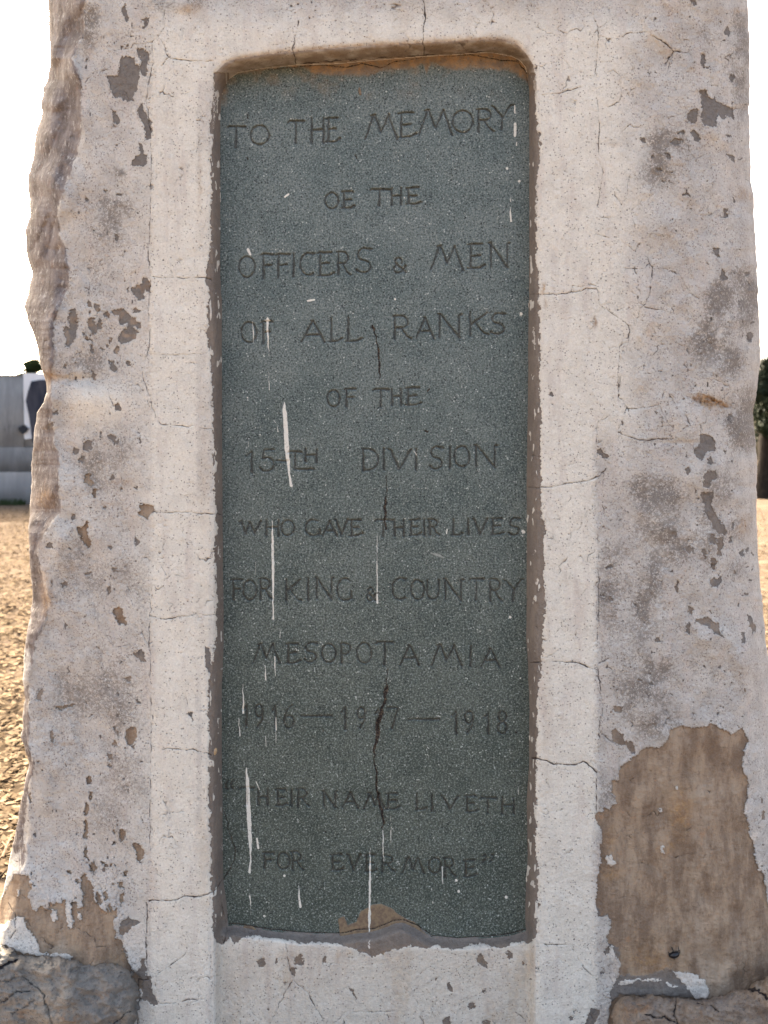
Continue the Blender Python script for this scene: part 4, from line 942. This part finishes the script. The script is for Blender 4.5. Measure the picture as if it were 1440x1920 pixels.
# white section with ragged lower edge
def slab(name, pts, y0, th, m, parent=None):
    n = len(pts); V = [(wx(a), y0, wz(b)) for a, b in pts] + [(wx(a), y0 + th, wz(b)) for a, b in pts]
    me = bpy.data.meshes.new(name)
    off = Vector(parent.location) if parent else Vector((0, 0, 0))
    fs = [tuple(range(n))[::-1], tuple(range(n, 2 * n))] + [(i, (i + 1) % n, n + (i + 1) % n, n + i) for i in range(n)]
    me.from_pydata([tuple(Vector(p) - off) for p in V], [], fs); me.update()
    me.materials.append(m)
    o = bpy.data.objects.new(name, me); COL.objects.link(o)
    if parent: o.parent = parent
    return o
slab('white_panel', pl("44,700 200,700 200,835 100,835 66,825 62,822 47,824 44,810 52,800 46,795"), WY - .02, .05, whitep, wall)
cl = slab('hanging_cloth', pl("62,716 80,713 110,714 120,760 112,832 64,830 61,800 57,775 52,752 56,735"), WY - .14, .06, simple_mat('dark_cloth', (0.025, 0.03, 0.045), (0.07, 0.07, 0.085), 1.2, .8, (3, 1, .6)))
tag(cl, 'large dark pointed cloth hanging on the white part of the far wall', 'cloth')
c2 = slab('cloth_scrap', pl("37,803 46,797 56,803 52,809 46,814 41,810"), WY - .12, .05, simple_mat('black_rag', (0.03, 0.035, 0.04), (0.05, 0.05, 0.055), 5, .9))
tag(c2, 'small black scrap stuck on the far wall below the white section', 'cloth')
grs = []
rr = random.Random(9)
V = []; Q = []
for i in range(500):
    x = wx(rr.uniform(-60, 60)); y = WY - .3 - rr.random() * .5; h = rr.uniform(.08, .22); a = rr.uniform(-.06, .06)
    o = len(V); V += [(x - .012, y, 0), (x + .012, y, 0), (x + a + .004, y + .02, h), (x + a - .004, y + .02, h)]; Q.append((o, o + 1, o + 2, o + 3))
gr = np_mesh('grass', V, Q, simple_mat('green_grass', (0.03, 0.045, 0.02), (0.05, 0.06, 0.03), 3), None, None, False)
tag(gr, 'thin green grass growing along the foot of the far wall', 'grass', kind='stuff')

# ------------------------------------------------------------------ palm behind the wall
leafm = simple_mat('palm_leaf', (0.06, 0.10, 0.06), (0.10, 0.14, 0.08), 5, .6)
barkm = simple_mat('bark', (0.014, 0.012, 0.011), (0.028, 0.024, 0.021), 9, .95, (2, 2, .5), .02)
def palm():
    y = 36.0; k = (y + D) / F
    cx = (60 - 720) * k; cz = EYE - (698 - HOR) * k
    t = empty('palm_tree', (cx, y, 0))
    tag(t, 'palm tree whose spiky crown shows above the far wall at left', 'palm tree')
    v, q = tube([(cx + .1, y, 0), (cx + .05, y, cz * .5), (cx, y, cz)], [.22, .17, .15], 12)
    np_mesh('trunk', v, q, barkm, t)
    V = []; Q = []
    r = random.Random(4)
    for i in range(40):
        az = i * 2.399; el = math.radians(r.uniform(-25, 75)); ln = r.uniform(1.1, 1.75)
        pts = []
        for s in range(9):
            u = s / 8 * ln
            pts.append(Vector((cx + math.cos(az) * math.cos(el) * u, y + math.sin(az) * math.cos(el) * u, cz + math.sin(el) * u - .35 * u * u)))
        side = Vector((-math.sin(az), math.cos(az), 0))
        for s in range(1, 9):
            for sg in (-1, 1):
                for h in (0, .25, .5, .75):
                    p = pts[s - 1].lerp(pts[s], h); d = (pts[s] - pts[s - 1]).normalized()
                    tip = p + (side * sg * .7 + d * .8) * (.42 * (1.15 - s / 9)) + Vector((0, 0, -.03))
                    o = len(V); V += [tuple(p), tuple(p + d * .16), tuple(tip), tuple(tip - d * .09)]; Q.append((o, o + 1, o + 2, o + 3))
        o = len(V)
    np_mesh('crown', V, Q, leafm, t, None, False)
palm()

# ------------------------------------------------------------------ shade tree on the right
def tree(cpx, cpy, y, rx, rz, trunk_px, n, label, seed, base_w=.28):
    k = (y + D) / F
    cx = (cpx - 720) * k; cz = EYE - (cpy - HOR) * k; tx = (trunk_px - 720) * k
    t = empty('shade_tree', (tx, y, 0)); tag(t, label, 'tree')
    r = random.Random(seed)
    parts = [tube([(tx, y, -.1), (tx - .03, y, .6), (tx + .06, y, 1.4), (tx + .1, y, 2.2), (tx + .4, y, 3.2)], [base_w * 1.25, base_w, base_w * .8, base_w * .85, base_w * .45], 12)]
    limbs = []
    for i in range(14):
        a = i * 2.4; e = (cx + math.cos(a) * rx * .7, y + math.sin(a) * rx * .7, cz + r.uniform(-.4, .7) * rz)
        mid = ((tx + e[0]) / 2 + r.uniform(-.2, .2), y + math.sin(a) * rx * .3, 2.1 + (e[2] - 2.1) * .55)
        limbs.append(e)
        parts.append(tube([(tx + .08, y, 1.9), mid, e], [base_w * .5, base_w * .28, .03], 7))
    v, q = join(parts); np_mesh('trunk', v, q, barkm, t)
    R = np.random.RandomState(seed)
    cl = []
    for i in range(46):
        a = R.rand() * 6.28; u = R.rand() ** .4; h = R.uniform(-1, 1)
        w_ = math.sqrt(max(0.05, 1 - h * h * .8))
        cl.append((cx + math.cos(a) * rx * u * w_, y + math.sin(a) * rx * u * w_, cz + h * rz, R.uniform(.35, .75)))
    cl = np.array(cl)
    ci = R.randint(0, len(cl), n)
    d = R.randn(n, 3); d /= np.linalg.norm(d, axis=1)[:, None]
    c = cl[ci, :3] + d * (cl[ci, 3] * R.rand(n) ** .45)[:, None]
    u = R.randn(n, 3); u /= np.linalg.norm(u, axis=1)[:, None]
    w_ = np.cross(u, d); w_ /= np.linalg.norm(w_, axis=1)[:, None] + 1e-6
    L = (.05 + .05 * R.rand(n))[:, None]
    V = np.stack([c - u * L, c + w_ * L * .45, c + u * L, c - w_ * L * .45], 1).reshape(-1, 3)
    np_mesh('crown', V, np.arange(4 * n).reshape(n, 4), simple_mat('tree_leaf', (0.010, 0.016, 0.010), (0.022, 0.030, 0.018), 2, .55), t, None, False)
tree(1492, 748, 26, 1.6, 2.0, 1434, 90000, 'dark leafy tree just right of the memorial edge', 2, .38)
tree(1560, 775, 34, 3.0, 1.6, 1520, 40000, 'second darker tree further back behind the leafy one at right', 6, .3)
k = (26.5 + D) / F
v, q = boxes([((1434 - 720) * k, (1446 - 720) * k, 26.5, 26.6, EYE - (898 - HOR) * k, EYE - (884 - HOR) * k)])
pk = blob('pink_cloth', ((1440 - 720) * k, 26.5, EYE - (891 - HOR) * k), (.11, .05, .13), simple_mat('pink_fabric', (0.62, 0.30, 0.32), (0.70, 0.42, 0.42), 10), (0, .2, 0), .25, 4)
tag(pk, 'small pink cloth hanging low beside the dark tree trunk at right', 'cloth')
